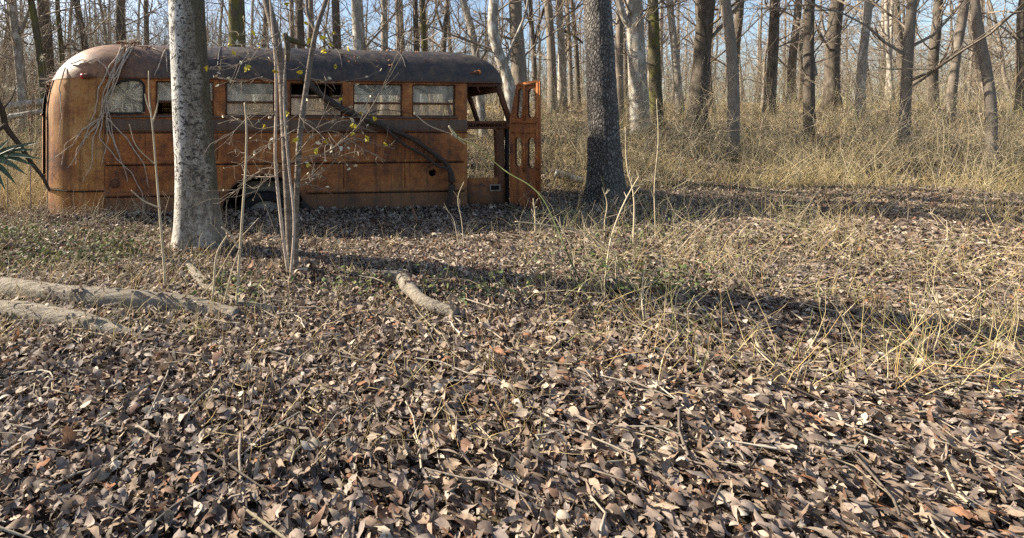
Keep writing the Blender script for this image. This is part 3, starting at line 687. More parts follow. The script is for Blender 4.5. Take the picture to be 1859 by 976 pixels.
used = set(); rr = random.Random(5); spots = []
def try_spot(x, y, gap):
    if any((x - a) ** 2 + (y - b) ** 2 < gap * gap for a, b in spots): return False
    spots.append((x, y)); return True
tries = 0
while len(spots) < 235 and tries < 9000:
    tries += 1
    Y = 19 + 56 * rr.random() ** .75; px = rr.uniform(-120, 1960); try_spot((px - CX) / F * Y, Y, 1.2)
n_in = len(spots)
for px, Y in ((1262, 15), (1330, 11.5), (1395, 18), (1470, 13.5), (1560, 17), (1640, 12), (1720, 15.5), (1800, 11), (1850, 18), (1235, 19), (1510, 20)): spots.append(((px - CX) / F * Y, Y))
for a, b in ((-9, 2.5), (-7, 1.7), (-12, 3.6), (-10, .8)): spots.append((a, b))  # unseen trees left of frame, added to throw shade on the near ground
big = len(spots); spots += [(-10.7, 13.6), (-12.2, 14.0), (-11.6, 13.0)]  # unseen trees added towards the sun so their crowns dapple the flaky trunk
for k, (x, y) in enumerate(spots):
    near = k >= n_in
    i = rr.choice((0, 1, 2, 3, 4, 5, 8, 9)) if near else rr.randrange(12)
    if k >= big: i = (8, 4, 9)[k - big]
    o = protos[i] if i not in used else copy_tree(protos[i]); used.add(i)
    o.location = (x, y, gz(x, y) - .02); s = rr.uniform(.8, 1.25) if k < big else 1.15; o.scale = (s, s, s * rr.uniform(.9, 1.15)); o.rotation_euler = (0, 0, rr.uniform(0, 6.28))
for i, p in enumerate(protos):
    if i not in used: p.location = (-8 + i * 2, 42, gz(-8 + i * 2, 42))
# far woods: countless thin stems and twigs reading as one grey brown mass
def stems(n, pxr, Yr, hr, rad, lean, K, cols, twisty=.25, zoff=0., ypow=1.0, sel=None):
    Y = Yr[0] + (Yr[1] - Yr[0]) * R.random(n) ** ypow; px = R.uniform(*pxr, n); x = (px - CX) / F * Y
    if sel is not None:
        k = sel(px, x, Y); x, Y = x[k], Y[k]; n = len(x)
    z = ground_z(x, Y) + zoff; h = R.uniform(*hr, n); d = np.stack([R.normal(0, lean, n), R.normal(0, lean, n), np.ones(n)], -1); d /= np.linalg.norm(d, axis=1, keepdims=True)
    pts = np.zeros((n, K, 3)); pts[:, 0] = np.stack([x, Y, z], -1); stp = h / (K - 1)
    for k in range(1, K):
        d = d + R.normal(0, twisty, (n, 3)) * .6; d /= np.linalg.norm(d, axis=1, keepdims=True); pts[:, k] = pts[:, k - 1] + d * stp[:, None]
    r0 = R.uniform(*rad, n); rads = r0[:, None] * np.linspace(1, .3, K)[None, :]
    c = np.asarray(cols, float)[R.integers(0, len(cols), n)] * R.uniform(.7, 1.25, (n, 1))
    return pts, rads, c
def stem_obj(name, batches, mat, label, cat, kind='stuff', sides=3):
    m = MB()
    for pts, rads, c in batches:
        V, Fs = sweep(pts, rads, sides); m.add(V, Fs, np.repeat(c, pts.shape[1] * sides, 0))
    return tag(m.build(name, mat, None, True, True), label, cat, None, kind)
TC = [(.30, .25, .19), (.22, .18, .14), (.38, .33, .26), (.15, .12, .095), (.33, .27, .18)]
b1 = stems(5000, (-200, 2050), (30, 95), (2.5, 7.5), (.010, .035), .13, 6, TC, .22, -.05)
tips = b1[0][:, 2:, :].reshape(-1, 3); ti = R.integers(0, len(tips), 44000)
def twiglets(base, L, rad, cols, K=4, up=.2):
    n = len(base); d = R.normal(0, 1, (n, 3)); d[:, 2] = np.abs(d[:, 2]) * .8 + up; d /= np.linalg.norm(d, axis=1, keepdims=True); l = R.uniform(*L, n)
    pts = np.zeros((n, K, 3)); pts[:, 0] = base
    for k in range(1, K):
        d = d + R.normal(0, .25, (n, 3)); d /= np.linalg.norm(d, axis=1, keepdims=True); pts[:, k] = pts[:, k - 1] + d * (l / (K - 1))[:, None]
    r0 = R.uniform(*rad, n); c = np.asarray(cols, float)[R.integers(0, len(cols), n)] * R.uniform(.7, 1.25, (n, 1))
    return pts, r0[:, None] * np.linspace(1, .35, K)[None, :], c
b2 = twiglets(tips[ti], (.6, 2.4), (.005, .012), TC)
stem_obj('far_woods', [b1, b2], M['stick'], 'hazy mass of bare stems and twigs in the distance', 'woods')
# brush: knee to head high bare shoots behind the bus
b3 = stems(4000, (-150, 2000), (10.5, 30), (.6, 2.6), (.003, .008), .28, 6, [(.54, .44, .27), (.40, .32, .21), (.60, .50, .33), (.45, .32, .19), (.36, .38, .15), (.22, .17, .12)], .3)
b5 = stems(2600, (-150, 420), (15, 34), (2.0, 5.5), (.005, .014), .16, 6, TC, .28); b6 = twiglets(b5[0][:, 1:, :].reshape(-1, 3)[R.integers(0, 2600 * 5, 12000)], (.3, 1.3), (.003, .006), TC)
b4 = twiglets(b3[0][:, 2:, :].reshape(-1, 3)[R.integers(0, 4000 * 4, 7000)], (.2, .8), (.002, .004), TC)
nb_ = 420; pxx = R.uniform(40, 275, nb_); yy_ = bY(pxx) - np.abs(R.normal(0, .28, nb_)) - .05 - np.clip(150 - pxx, 0, 60) * -.004; xx_ = (pxx - CX) / F * yy_
b7 = twiglets(np.stack([xx_, yy_, ground_z(xx_, yy_) + np.abs(R.normal(0, .07, nb_))], -1), (.08, .40), (.0012, .0028), [(.48, .40, .28), (.40, .32, .22), (.34, .27, .19), (.55, .48, .36)], 5, .1)
nb_ = 650; yy_ = R.uniform(2.8, 7.2, nb_); pxx = R.uniform(940, 1500, nb_); xx_ = (pxx - CX) / F * yy_
b8 = twiglets(np.stack([xx_, yy_, ground_z(xx_, yy_) + np.abs(R.normal(0, .10, nb_))], -1), (.12, .55), (.001, .0026), [(.50, .42, .28), (.42, .34, .22), (.34, .27, .19), (.30, .33, .14)], 6, .35)
b9 = stems(480, (975, 1950), (7.9, 14), (.7, 2.2), (.0025, .006), .30, 7, [(.46, .38, .25), (.36, .29, .19), (.55, .46, .30)], .32)
b10 = twiglets(b9[0][:, 2:, :].reshape(-1, 3)[R.integers(0, 480 * 5, 2600)], (.12, .6), (.0015, .003), [(.46, .38, .25), (.36, .29, .19)], 5, .1)
b11 = stems(520, (-120, 85), (7.0, 14), (.4, 1.7), (.002, .005), .3, 7, [(.46, .38, .25), (.34, .27, .18), (.30, .30, .12)], .32)
b12 = twiglets(b11[0][:, 1:, :].reshape(-1, 3)[R.integers(0, 520 * 6, 2600)], (.08, .4), (.0012, .0025), [(.46, .38, .25), (.36, .29, .19)], 5, .1)
stem_obj('undergrowth', [b11, b12, b3, b4, b5, b6, b7, b8, b9, b10], M['stick'], 'thin bare undergrowth shoots and tangles around and behind the bus', 'undergrowth')

# ------------------------------------------------------------------ fallen logs
def at(px, py, dz=0.):
    """ground point under a pixel (flat part of the floor)"""
    Y = 5.
    for _ in range(40):
        x = (px - CX) / F * Y; z = gz(x, Y) + dz; Y = .5 * Y + .5 * (CAMZ - z) * F / max(py - CY, 4)
    return P(px, py, Y)
LOGS = []
def log(name, label, pts, rad, seed, mat='log_wood', rough=.12, sides=18, cat='log', group=None, n=40, ridge=.05):
    q, r = smooth_line(pts, rad, 60); LOGS.append((q, r))
    V, Fs = trunk_tube([tuple(p) for p in pts], rad, sides, n, 0, rough, ridge, 5, seed, 7.)
    o = MB().add(V, Fs).build(name, M[mat]); c = np.mean([tuple(p) for p in pts], 0)
    o.data.transform(Matrix.Translation(-Vector(c))); o.location = c; return tag(o, label, cat, group)
log('fallen_log', 'long weathered fallen log lying low before the rear of the bus', [at(-60, 511, .035), at(60, 531, .04), at(200, 545, .035), at(330, 557, .025), at(430, 577, .01)], [.07, .075, .075, .068, .055], 1, rough=.12, n=120, sides=30, ridge=.045)
log('fallen_log', 'second fallen log in front of the long weathered one', [at(-80, 562, .01), at(40, 572, .015), at(150, 590, .01), at(240, 614, .0)], [.07, .07, .06, .045], 2, rough=.12, n=90, sides=30, ridge=.045)
log('fallen_log', 'thin pale broken branch log below the white mottled trunk', [at(340, 478, .05), at(358, 500, .05), at(385, 528, .035), at(430, 548, .035), at(500, 564, .03)], [.028, .036, .036, .032, .022], 3)
log('fallen_log', 'bent barky log rising at one end beside the sapling clump', [at(698, 500, .10), at(722, 502, .10), at(742, 522, .09), at(770, 548, .06), at(830, 570, .04)], [.028, .034, .042, .046, .038], 4, rough=.2)
log('fallen_log', 'short pale sunlit log on the grass between door and flaky trunk', [P(1008, 314, 9.0), P(1040, 324, 8.9), P(1070, 332, 8.8)], [.075, .07, .06], 5, 'bark_pale')
log('fallen_log', 'dark fallen limb on the far side of the flaky trunk', [P(1135, 343, 8.2), P(1180, 350, 8.1), P(1260, 352, 8.2)], [.06, .05, .04], 6, 'bark_dark')
log('fallen_log', 'pale fallen log resting on brush behind the bus tail, upper one', [P(18, 192, 12.6), P(70, 186, 12.4), P(150, 176, 12.3)], [.10, .09, .08], 7, 'bark_pale')
log('fallen_log', 'pale fallen log resting on brush behind the bus tail, lower one', [P(18, 212, 12.2), P(75, 202, 12.1), P(150, 190, 12.0)], [.075, .07, .06], 8, 'bark_pale')

# ------------------------------------------------------------------ litter, grass, sticks
def surf_z(x, y):
    z = ground_z(x, y).copy()
    for q, r in LOGS[:4]:
        lo, hi = q.min(0) - .15, q.max(0) + .15; k = np.where((x > lo[0]) & (x < hi[0]) & (y > lo[1]) & (y < hi[1]) & (R.random(len(x)) < .12))[0]
        if not len(k): continue
        d = np.hypot(x[k, None] - q[None, :, 0], y[k, None] - q[None, :, 1]); i = d.argmin(1); dm_ = d[np.arange(len(k)), i]; rr_ = r[i] * 1.05; ok = dm_ < rr_
        z[k[ok]] = np.maximum(z[k[ok]], (q[i, 2] + np.sqrt(np.maximum(rr_ ** 2 - dm_ ** 2, 0)))[ok] - .005)
    return z
def leaf_template(kind):
    if kind == 'oval': o = [(0, -.5), (.17, -.32), (.26, -.05), (.22, .2), (.1, .4), (0, .55)]
    elif kind == 'oak': o = [(0, -.55), (.04, -.38), (.15, -.30), (.09, -.2), (.2, -.06), (.11, .04), (.23, .17), (.12, .26), (.13, .38), (0, .5)]
    elif kind == 'long': o = [(0, -.55), (.07, -.35), (.115, -.1), (.11, .15), (.06, .38), (0, .55)]
    else: o = [(0, -.5), (.2, -.2), (.22, .15), (0, .5)]
    k = len(o) - 2; rib = [(0., y) for x, y in o]
    V = [(x, y) for x, y in o] + [(-x, y) for x, y in o[1:-1]] + rib[1:-1]
    Fq = []; n = len(o); L = lambda i: i if i in (0, n - 1) else n - 1 + i; C = lambda i: i if i in (0, n - 1) else n + k - 1 + i
    F3, F4 = [], []
    for i in range(n - 1):
        for side, fl in ((lambda j: j, False), (L, True)):
            a, b, c, d = C(i), side(i), side(i + 1), C(i + 1); f = [a, b, c, d]; g = []
            for q in f:
                if q not in g: g.append(q)
            if fl: g = g[::-1]
            (F3 if len(g) == 3 else F4).append(g)
    return np.array(V), np.array(F3), np.array(F4)
LC = np.array([(.30, .205, .125), (.22, .145, .09), (.38, .285, .185), (.14, .10, .075), (.26, .19, .14), (.46, .375, .26), (.19, .10, .055), (.30, .13, .05), (.10, .07, .05), (.34, .26, .19), (.24, .19, .155), (.54, .46, .34)])
LC = LC * .78 + LC.mean(1, keepdims=True) * np.array([.235, .215, .225])
LW = np.array([12, 12, 10, 12, 12, 5, 7, 3, 9, 9, 12, 2.5]); LW = LW / LW.sum()
def scatter_leaves(m, x, y, size, lift, tilt, kind):
    n = len(x); T, F3, F4 = leaf_template(kind); nv = len(T)
    sc_ = R.uniform(*size, n); curl = R.normal(0, 1.5, n); fold = R.uniform(-.2, .5, n); asp = R.uniform(.75, 1.25, n); tw = R.normal(0, .5, n)
    lx = T[None, :, 0] * asp[:, None]; ly = np.broadcast_to(T[None, :, 1], lx.shape)
    lz_ = fold[:, None] * np.abs(lx) + curl[:, None] * (ly ** 2 - .08) * .8 + tw[:, None] * lx * ly * 1.6 + curl[:, None] * .5 * lx ** 2
    jit = R.normal(0, .022, lx.shape + (3,)) * np.array([1, 1, .8])
    Lc = (np.stack([lx, ly, lz_], -1) + jit) * sc_[:, None, None]
    yaw = R.uniform(0, 2 * np.pi, n); a = R.normal(0, tilt, n); b = R.normal(0, tilt, n)
    cy, sy = np.cos(yaw), np.sin(yaw); ca_, sa_ = np.cos(a), np.sin(a); cb, sb = np.cos(b), np.sin(b)
    Rz = np.zeros((n, 3, 3)); Rz[:, 0, 0] = cy; Rz[:, 0, 1] = -sy; Rz[:, 1, 0] = sy; Rz[:, 1, 1] = cy; Rz[:, 2, 2] = 1
    Rx = np.zeros((n, 3, 3)); Rx[:, 0, 0] = 1; Rx[:, 1, 1] = ca_; Rx[:, 1, 2] = -sa_; Rx[:, 2, 1] = sa_; Rx[:, 2, 2] = ca_
    Ry = np.zeros((n, 3, 3)); Ry[:, 1, 1] = 1; Ry[:, 0, 0] = cb; Ry[:, 0, 2] = sb; Ry[:, 2, 0] = -sb; Ry[:, 2, 2] = cb
    V = np.einsum('nij,nvj->nvi', Rx @ Ry @ Rz, Lc)
    V += np.stack([x, y, surf_z(x, y) + R.uniform(*lift, n)], -1)[:, None, :]
    c = LC[R.choice(len(LC), n, p=LW)] * R.uniform(.75, 1.25, (n, 1))
    off = (np.arange(n) * nv)[:, None, None]
    m.add(V.reshape(-1, 3), [(F3[None] + off).reshape(-1, 3)] + ([(F4[None] + off).reshape(-1, 4)] if len(F4) else []), np.repeat(c, nv, 0))
def frustum(n, Y0, Y1, p0=-120, p1=1980):
    Y = np.sqrt(Y0 ** 2 + (Y1 ** 2 - Y0 ** 2) * R.random(n)); px = R.uniform(p0, p1, n); return (px - CX) / F * Y, Y
def off_bus(x, y):
    u = x * cT + (y - BY) * sT; v = -x * sT + (y - BY) * cT
    return ~((v > .02) & (v < 2.2) & ~((np.abs(u - arch_c) < arch_a - .03) & (v < .7)) & (u > UC - .95) & (u < bu(925)) & ~((u > U1) & (v < .9) & (v > .08) & False))
m = MB()
for n, a, b, size, lift, tilt, kd in ((11000, 1.0, 4.6, (.035, .10), (.0, .04), .30, 'oak'), (22000, 1.0, 4.6, (.025, .072), (.0, .045), .36, 'oval'), (15000, 1.0, 4.6, (.03, .085), (.0, .045), .36, 'long'), (34000, 1.0, 4.6, (.010, .035), (.0, .05), .6, 'small'), (60000, 4.5, 9.5, (.03, .085), (0, .05), .5, 'small'), (18000, 4.5, 8.5, (.045, .10), (0, .06), .45, 'oak'), (14000, 4.5, 8.5, (.04, .10), (0, .06), .45, 'long'), (40000, 9.2, 20, (.07, .15), (0, .07), .45, 'small'), (22000, 19, 45, (.12, .25), (0, .1), .4, 'small')):
    x, y = frustum(n, a, b); k = off_bus(x, y); scatter_leaves(m, x[k], y[k], size, lift, tilt, kd)
tag(m.build('leaf_litter', M['leaf'], None, False, True), 'layer of dry brown fallen leaves covering the ground', 'leaves', None, 'stuff')
m = MB()
px_ = R.uniform(85, 985, 2600); y_ = bY(px_) - np.abs(R.normal(0, .09, 2600)) - .03; x_ = (px_ - CX) / F * y_; scatter_leaves(m, x_, y_, (.035, .09), (.01, .10), .6, 'oval')
for cx_, cy_, rr_ in ((-1.27, 4.62, .27), (4.27, 7.55, .36), (-.3, 3.75, .10)):
    an = R.uniform(0, 6.28, 420); ra = rr_ + np.abs(R.normal(0, .10, 420)); scatter_leaves(m, cx_ + ra * np.cos(an), cy_ + ra * np.sin(an), (.035, .09), (.01, .09), .6, 'oak')
tag(m.build('drifted_leaves', M['leaf'], None, False, True), 'loose brown leaves banked against the bus side and trunk feet', 'leaves', None, 'stuff')
# small sticks lying in the litter
x, y = frustum(6500, 1.0, 11); k = off_bus(x, y); x, y = x[k], y[k]; n = len(x); az = R.uniform(0, 6.28, n); L = R.uniform(.06, .45, n)
pts = np.zeros((n, 4, 3)); 
for j in range(4):
    t_ = (j / 3 - .5) * L; xx = x + np.cos(az) * t_ + R.normal(0, .012, n); yy = y + np.sin(az) * t_ + R.normal(0, .012, n); pts[:, j] = np.stack([xx, yy, ground_z(xx, yy) + .02 + R.uniform(0, .035, n)], -1)
rads = R.uniform(.0015, .006, n)[:, None] * np.array([1, .9, .8, .5])[None]
stem_obj('fallen_twigs', [(pts, rads, np.array(TC)[R.integers(0, 5, n)] * R.uniform(.6, 1.4, (n, 1)))], M['stick'], 'small dry sticks scattered over the leaf litter', 'twigs', sides=4)
# dry grass behind and to the side, thin weeds in front
GC = [(.74, .60, .32), (.62, .49, .26), (.80, .68, .42), (.50, .38, .19), (.54, .47, .21), (.66, .47, .23)]
def clump(x, y, f, th): return (np.sin(x * f + 1.7 * np.sin(y * f * .7)) + np.sin(y * f * 1.3 + 1.1 * np.sin(x * f * .9 + 2)) + R.normal(0, .5, len(x))) > th
g1 = stems(42000, (-100, 2000), (8.6, 27), (.15, .62), (.0022, .006), .5, 4, GC, .35, -.02, 1.2, lambda px, x, y: off_bus(x, y) & clump(x, y, 1.3, -.6) & ((px > 700) | (R.random(len(px)) < .55)))
g5 = stems(17000, (860, 2000), (8.4, 17), (.2, 1.05), (.002, .005), .5, 5, GC[:4] + [(.62, .54, .36)], .38, -.02, 1.1, lambda px, x, y: off_bus(x, y) & clump(x, y, 1.9, .55))
g6 = stems(2600, (-120, 90), (6.6, 13), (.25, .9), (.002, .0045), .4, 5, GC, .4, -.02, 1., lambda px, x, y: off_bus(x, y) & clump(x, y, 2.3, .0))
g2 = stems(5200, (950, 2000), (2.0, 8.6), (.12, .5), (.001, .0026), .45, 5, GC + [(.30, .33, .12)], .35, -.01, 1., lambda px, x, y: off_bus(x, y) & (R.random(len(px)) < np.clip((px - 900) / 350, 0, 1)) & clump(x, y, 2.6, -.3))
g3 = stems(2600, (-150, 420), (2.4, 6.6), (.06, .3), (.001, .0026), .6, 5, GC + [(.16, .19, .07), (.25, .26, .1)], .4, -.01, 1., lambda px, x, y: off_bus(x, y) & ((y < bY(px) - .8) | (px < 60)))
g4 = stems(1500, (350, 1000), (1.6, 6.0), (.06, .3), (.001, .002), .6, 5, GC, .4, -.01)
stem_obj('dry_grass', [g1, g2, g3, g4, g5, g6], M['grass'], 'straw coloured dry grass and thin weeds on the forest floor', 'grass')
# low green weeds, mostly before the rear of the bus
def weed_leaves():
    m = MB(); ws = []
    for cx, cy, sx, n in ((120, 435, 90, 380), (190, 462, 50, 300), (40, 470, 60, 240), (420, 545, 40, 120), (650, 535, 50, 90), (70, 245, 30, 700), (20, 430, 40, 200), (1010, 405, 50, 160), (1140, 430, 60, 220), (1110, 500, 70, 160), (1180, 540, 60, 220), (860, 545, 60, 120)):
        px = R.normal(cx, sx, n); py = R.normal(cy, 14, n); Y = CAMZ * F / np.clip(py - CY, 8, None) if cy > 300 else R.uniform(10.5, 13.5, n)
        ws.append(((px - CX) / F * Y, Y))
    x = np.concatenate([a for a, b in ws]); y = np.concatenate([b for a, b in ws]); k = off_bus(x, y)
    global LC, LW; s0, s1 = LC, LW
    LC = np.array([(.09, .13, .045), (.13, .16, .05), (.20, .20, .075), (.08, .10, .045)]); LW = np.ones(4) / 4
    scatter_leaves(m, x[k], y[k], (.02, .055), (.02, .14), .5, 'oval'); LC, LW = s0, s1
    return m
tag(weed_leaves().build('ground_weeds', M['leaf'], None, False, True), 'small green weeds low among the fallen leaves', 'weeds', None, 'stuff')

# ------------------------------------------------------------------ saplings, stems, vines
def tubes(lines, sides=6, n=24):
    m = MB()
    for pts, rad in lines:
        rad = list(np.linspace(rad[0], rad[1], len(pts))) if len(rad) == 2 else list(rad)
        q, r = smooth_line(pts, rad, n); V, Fs = sweep(q[None], r[None], sides, True); m.add(V, Fs)
    return m
def pix(line, Y, dy=0.): return [P(a, b, Y + dy * k / max(1, len(line) - 1)) for k, (a, b) in enumerate(line)]
YS = 3.78; sap = empty('sapling', tuple(at(530, 500))); tag(sap, 'clump of slim forked sapling stems with few yellow leaves before the bus', 'sapling')
def child(mb, name, mat, root):
    o = mb.build(name, mat, root); o.data.transform(Matrix.Translation(-root.location)); return o
px_r = lambda w, Y=YS: w / 2 / F * Y
stem_lines = [
 (pix([(530, 508), (526, 440), (522, 350), (516, 220), (510, 120), (497, 50), (484, 0), (470, -60)], YS + .02, .25), (px_r(13), px_r(14), px_r(15), px_r(16), px_r(17), px_r(18), px_r(17), px_r(14))  , 'sapling_bark'),
 (pix([(538, 506), (537, 420), (540, 320), (545, 240), (556, 160), (566, 95), (574, 55), (592, 0), (606, -50)], YS - .06, -.1), (px_r(10), px_r(10), px_r(11), px_r(11), px_r(10), px_r(10), px_r(9), px_r(8), px_r(7))  , 'sapling_bark'),
 (pix([(524, 500), (514, 430), (507, 370), (500, 290), (501, 200), (500, 110), (492, 20), (488, -40)], YS - .12, .1), (px_r(6), px_r(6), px_r(6), px_r(6), px_r(5), px_r(5), px_r(4), px_r(3)), 'root_grey'),
 (pix([(528, 502), (534, 400), (524, 300), (518, 230), (515, 160), (519, 100)], YS - .2, 0), (px_r(5), px_r(5), px_r(4), px_r(4), px_r(3), px_r(2)), 'root_grey'),
 (pix([(574, 58), (560, 30), (556, -20)], YS - .1, .1), (px_r(7), px_r(6), px_r(5))  , 'sapling_bark')]
for l_, r_, mt in stem_lines: child(tubes([(l_, r_)], 10, 50), 'stem', M[mt], sap)
# broken stub with yellow lichen and dark broken limb
child(tubes([(pix([(521, 110), (522, 85), (517, 60)], YS - .02), (px_r(9), px_r(11), px_r(10))), (pix([(520, 70), (540, 76), (556, 82), (562, 86)], YS - .02, .1), (px_r(12), px_r(10), px_r(5), px_r(2)))], 8, 20), 'broken_limb', M['bark_moss'], sap)
tw = []; rs = random.Random(21)
given = [[(540, 280), (570, 245), (600, 235), (650, 265), (700, 293)], [(545, 250), (590, 225), (625, 215), (660, 212)], [(520, 300), (560, 285), (610, 282), (640, 285)], [(540, 330), (590, 310), (625, 270), (700, 150), (735, 90)], [(535, 300), (600, 270), (650, 230), (700, 145), (725, 80)],
         [(515, 310), (480, 305), (450, 330), (420, 350), (395, 370)], [(505, 320), (470, 320), (440, 318)], [(515, 225), (470, 235), (430, 215), (395, 225)], [(500, 200), (460, 205), (420, 240), (385, 260)], [(505, 300), (450, 282), (430, 272)], [(510, 120), (470, 105), (430, 118), (380, 120)], [(510, 150), (470, 140), (440, 150), (395, 140)], [(566, 100), (620, 98), (670, 112), (690, 128)], [(560, 140), (600, 148), (660, 142)], [(555, 180), (545, 210), (580, 240), (600, 262)], [(540, 340), (565, 330), (572, 318)], [(560, 130), (520, 90), (470, 78), (400, 85)], [(545, 230), (500, 255), (470, 275)], [(552, 200), (600, 205), (640, 228), (680, 240)], [(600, 270), (640, 250), (690, 262), (715, 270)],
         [(522, 480), (470, 350), (440, 330)], [(505, 60), (460, 90), (400, 110)], [(510, 90), (470, 60), (430, 66)], [(575, 50), (600, 80), (640, 60)], [(500, 90), (530, 40), (545, -5)]]
for g in given: tw.append((pix([(a + rs.uniform(-2, 2), b + rs.uniform(-2, 2)) for a, b in g], YS - .1 + rs.uniform(-.15, .2), rs.uniform(-.5, .4)), (px_r(1.9), px_r(.9))))
tips = []
base_tw = list(tw)
for l_, _ in base_tw:
    for k in range(11):
        i = rs.randrange(1, len(l_)); p = l_[i].lerp(l_[i - 1], rs.random()); d = (l_[i] - l_[i - 1]).normalized() + Vector((rs.gauss(0, .55), rs.gauss(0, .55), rs.gauss(.05, .55))); L = rs.uniform(.07, .26)
        e = p + d.normalized() * L; mid = p.lerp(e, .5) + Vector((rs.gauss(0, .015), 0, rs.gauss(0, .02))); tw.append(([p, mid, e], (px_r(1.05), px_r(.6)))); tips += [e, mid]
child(tubes(tw, 5, 12), 'twigs', M['twig'], sap)
def leaf_set(points, size, seed):
    global R
    m = MB(); T, F3, F4 = leaf_template('oval'); rs2 = np.random.default_rng(seed)
    for p in points:
        s = rs2.uniform(*size); A = np.linalg.qr(rs2.normal(0, 1, (3, 3)))[0]; c = rs2.normal(0, .9)
        V = np.stack([T[:, 0], T[:, 1], .4 * np.abs(T[:, 0]) + c * (T[:, 1] ** 2) * .5], -1) * s @ A.T + np.array(p); m.add(V, [F3, F4])
    return m
YL = [(415, 80), (545, 130), (620, 180), (667, 250), (520, 205), (700, 262), (605, 60), (480, 230), (560, 300), (460, 60), (500, 130), (610, 120), (680, 215), (655, 205), (585, 70), (425, 95), (537, 255), (575, 275), (640, 228), (648, 232), (592, 258), (560, 72), (602, 83), (588, 93), (631, 88), (446, 125), (452, 122), (374, 122), (640, 245), (470, 82), (520, 8), (555, 42)]
yl = [P(a, b, YS + rs.uniform(-.3, .2)) for a, b in YL]
child(leaf_set([tuple(p + Vector((rs.gauss(0, .006), 0, rs.gauss(0, .006)))) for p in yl for _ in range(3)], (.034, .056), 3), 'yellow_leaves', M['yellow_leaf'], sap)
child(leaf_set([tuple(p) for p in rs.sample(tips, 130)], (.022, .045), 4), 'dry_leaves', M['seed_head'], sap)

def stem_thing(name, label, lines, mat, cat, group=None, sides=6, n=30):
    rt = lines[0][0][0]; m = tubes(lines, sides, n); o = m.build(name, M[mat]); o.data.transform(Matrix.Translation(-Vector(rt))); o.location = rt; return tag(o, label, cat, group)
stem_thing('thin_pole_stem', 'tall thin tan stem with a small fork in front of the round rear window', [(pix([(301, 560), (299, 500), (291, 400), (283, 300), (276, 220), (271, 180), (270, 128)], 3.3, .2), (.0105, .004)), (pix([(277, 222), (285, 195), (288, 170)], 3.45), (.006, .003)), (pix([(274, 205), (265, 180), (263, 170)], 3.45), (.006, .003)), (pix([(283, 300), (245, 260), (235, 225)], 3.4), (.004, .002)), (pix([(292, 378), (262, 365), (238, 345)], 3.35), (.006, .004))], 'twig_pale', 'stem')
stem_thing('thin_pole_stem', 'straight thin tan stem between the white mottled trunk and the sapling clump', [(pix([(428, 575), (434, 480), (440, 390), (447, 280), (447, 220), (444, 186)], 3.0, .1), (.0105, .0055)), (pix([(436, 450), (425, 480), (405, 555)], 3.0), (.006, .005))], 'twig_pale', 'stem')
stem_thing('thin_pole_stem', 'short leaning dry stem at the foot of the white mottled trunk', [(pix([(382, 575), (388, 520), (398, 450), (412, 428)], 3.0), (.008, .006)), (pix([(340, 560), (380, 520), (430, 440), (470, 395)], 3.05), (.006, .003)), (pix([(432, 450), (418, 425), (402, 412)], 3.0), (.006, .005))], 'twig_pale', 'stem')
# dark vine that comes out of the open window and runs down the bus side
vl = [(548, 138), (575, 165), (610, 192), (650, 212), (700, 232), (745, 252), (785, 280), (808, 300), (816, 330), (812, 355), (803, 380)]
def on_bus(px, py, off): Y = bY(px); return P(px, py, Y) + Vector((sT, -cT, 0)) * off
vw = [13, 13, 12, 13, 10, 8, 8, 9, 13, 11, 6]
vv = [([on_bus(a, b, .10 if i > 2 else -.02 + .05 * i) for i, (a, b) in enumerate(vl)], [w / 2 / F * 6.6 for w in vw]),
      ([on_bus(a, b, .12) for a, b in ((690, 228), (730, 262), (768, 283), (790, 300), (806, 305), (815, 320))], (.019, .018)),
      ([on_bus(a, b, .12) for a, b in ((716, 245), (716, 262), (714, 272))], (.016, .006)), ([on_bus(a, b, .12) for a, b in ((790, 296), (775, 300), (768, 312))], (.012, .005)), ([on_bus(a, b, .12) for a, b in ((803, 378), (840, 340), (870, 332))], (.006, .003)), ([on_bus(a, b, .12) for a, b in ((650, 212), (690, 200), (740, 206))], (.010, .003))]
m = MB()
for k, (l_, r_) in enumerate(vv):
    r_ = list(np.linspace(r_[0], r_[1], len(l_))) if len(r_) == 2 else r_
    V, Fs = trunk_tube([tuple(p) for p in l_], r_, 10, 60 if k < 2 else 14, 0, .14, 0, seed=k, fr=9.); m.add(V, Fs)
o = m.build('dark_vine', M['vine_dark']); o.data.transform(Matrix.Translation(-Vector(vv[0][0][0]))); o.location = vv[0][0][0]; tag(o, 'thick dark dead vine running out of a window down the bus side', 'vine')
# hanging rootlets over the rear quarter, with the leaf nest on the roof they grow from
rl = [[(228, 82), (205, 125), (188, 170), (183, 215), (160, 245), (140, 270), (137, 300)], [(238, 80), (200, 150), (188, 185), (178, 225), (152, 255), (128, 300), (124, 304)], [(240, 84), (208, 120), (206, 150), (192, 180), (183, 235), (180, 250), (214, 290), (240, 315), (258, 350), (262, 388), (275, 392)], [(222, 80), (196, 160), (192, 200), (200, 240), (218, 285), (217, 294)], [(244, 78), (206, 150), (193, 215), (196, 250), (190, 280), (184, 300)], [(150, 115), (175, 105), (195, 125), (205, 150), (210, 165)], [(130, 115), (150, 108), (170, 112)], [(183, 215), (160, 232), (150, 262), (140, 268)], [(188, 205), (215, 195), (262, 204)], [(300, 88), (292, 110), (280, 138)], [(226, 84), (200, 118), (180, 160), (172, 205), (160, 230), (118, 262), (112, 300)], [(232, 82), (214, 140), (196, 190), (206, 250), (224, 300), (232, 330)], [(186, 208), (170, 250), (166, 300), (150, 330)], [(192, 212), (230, 250), (262, 300), (270, 340)], [(118, 122), (108, 160), (112, 210), (104, 260)], [(240, 82), (270, 84), (300, 95), (305, 130)], [(180, 215), (150, 235), (132, 262), (100, 285)]]
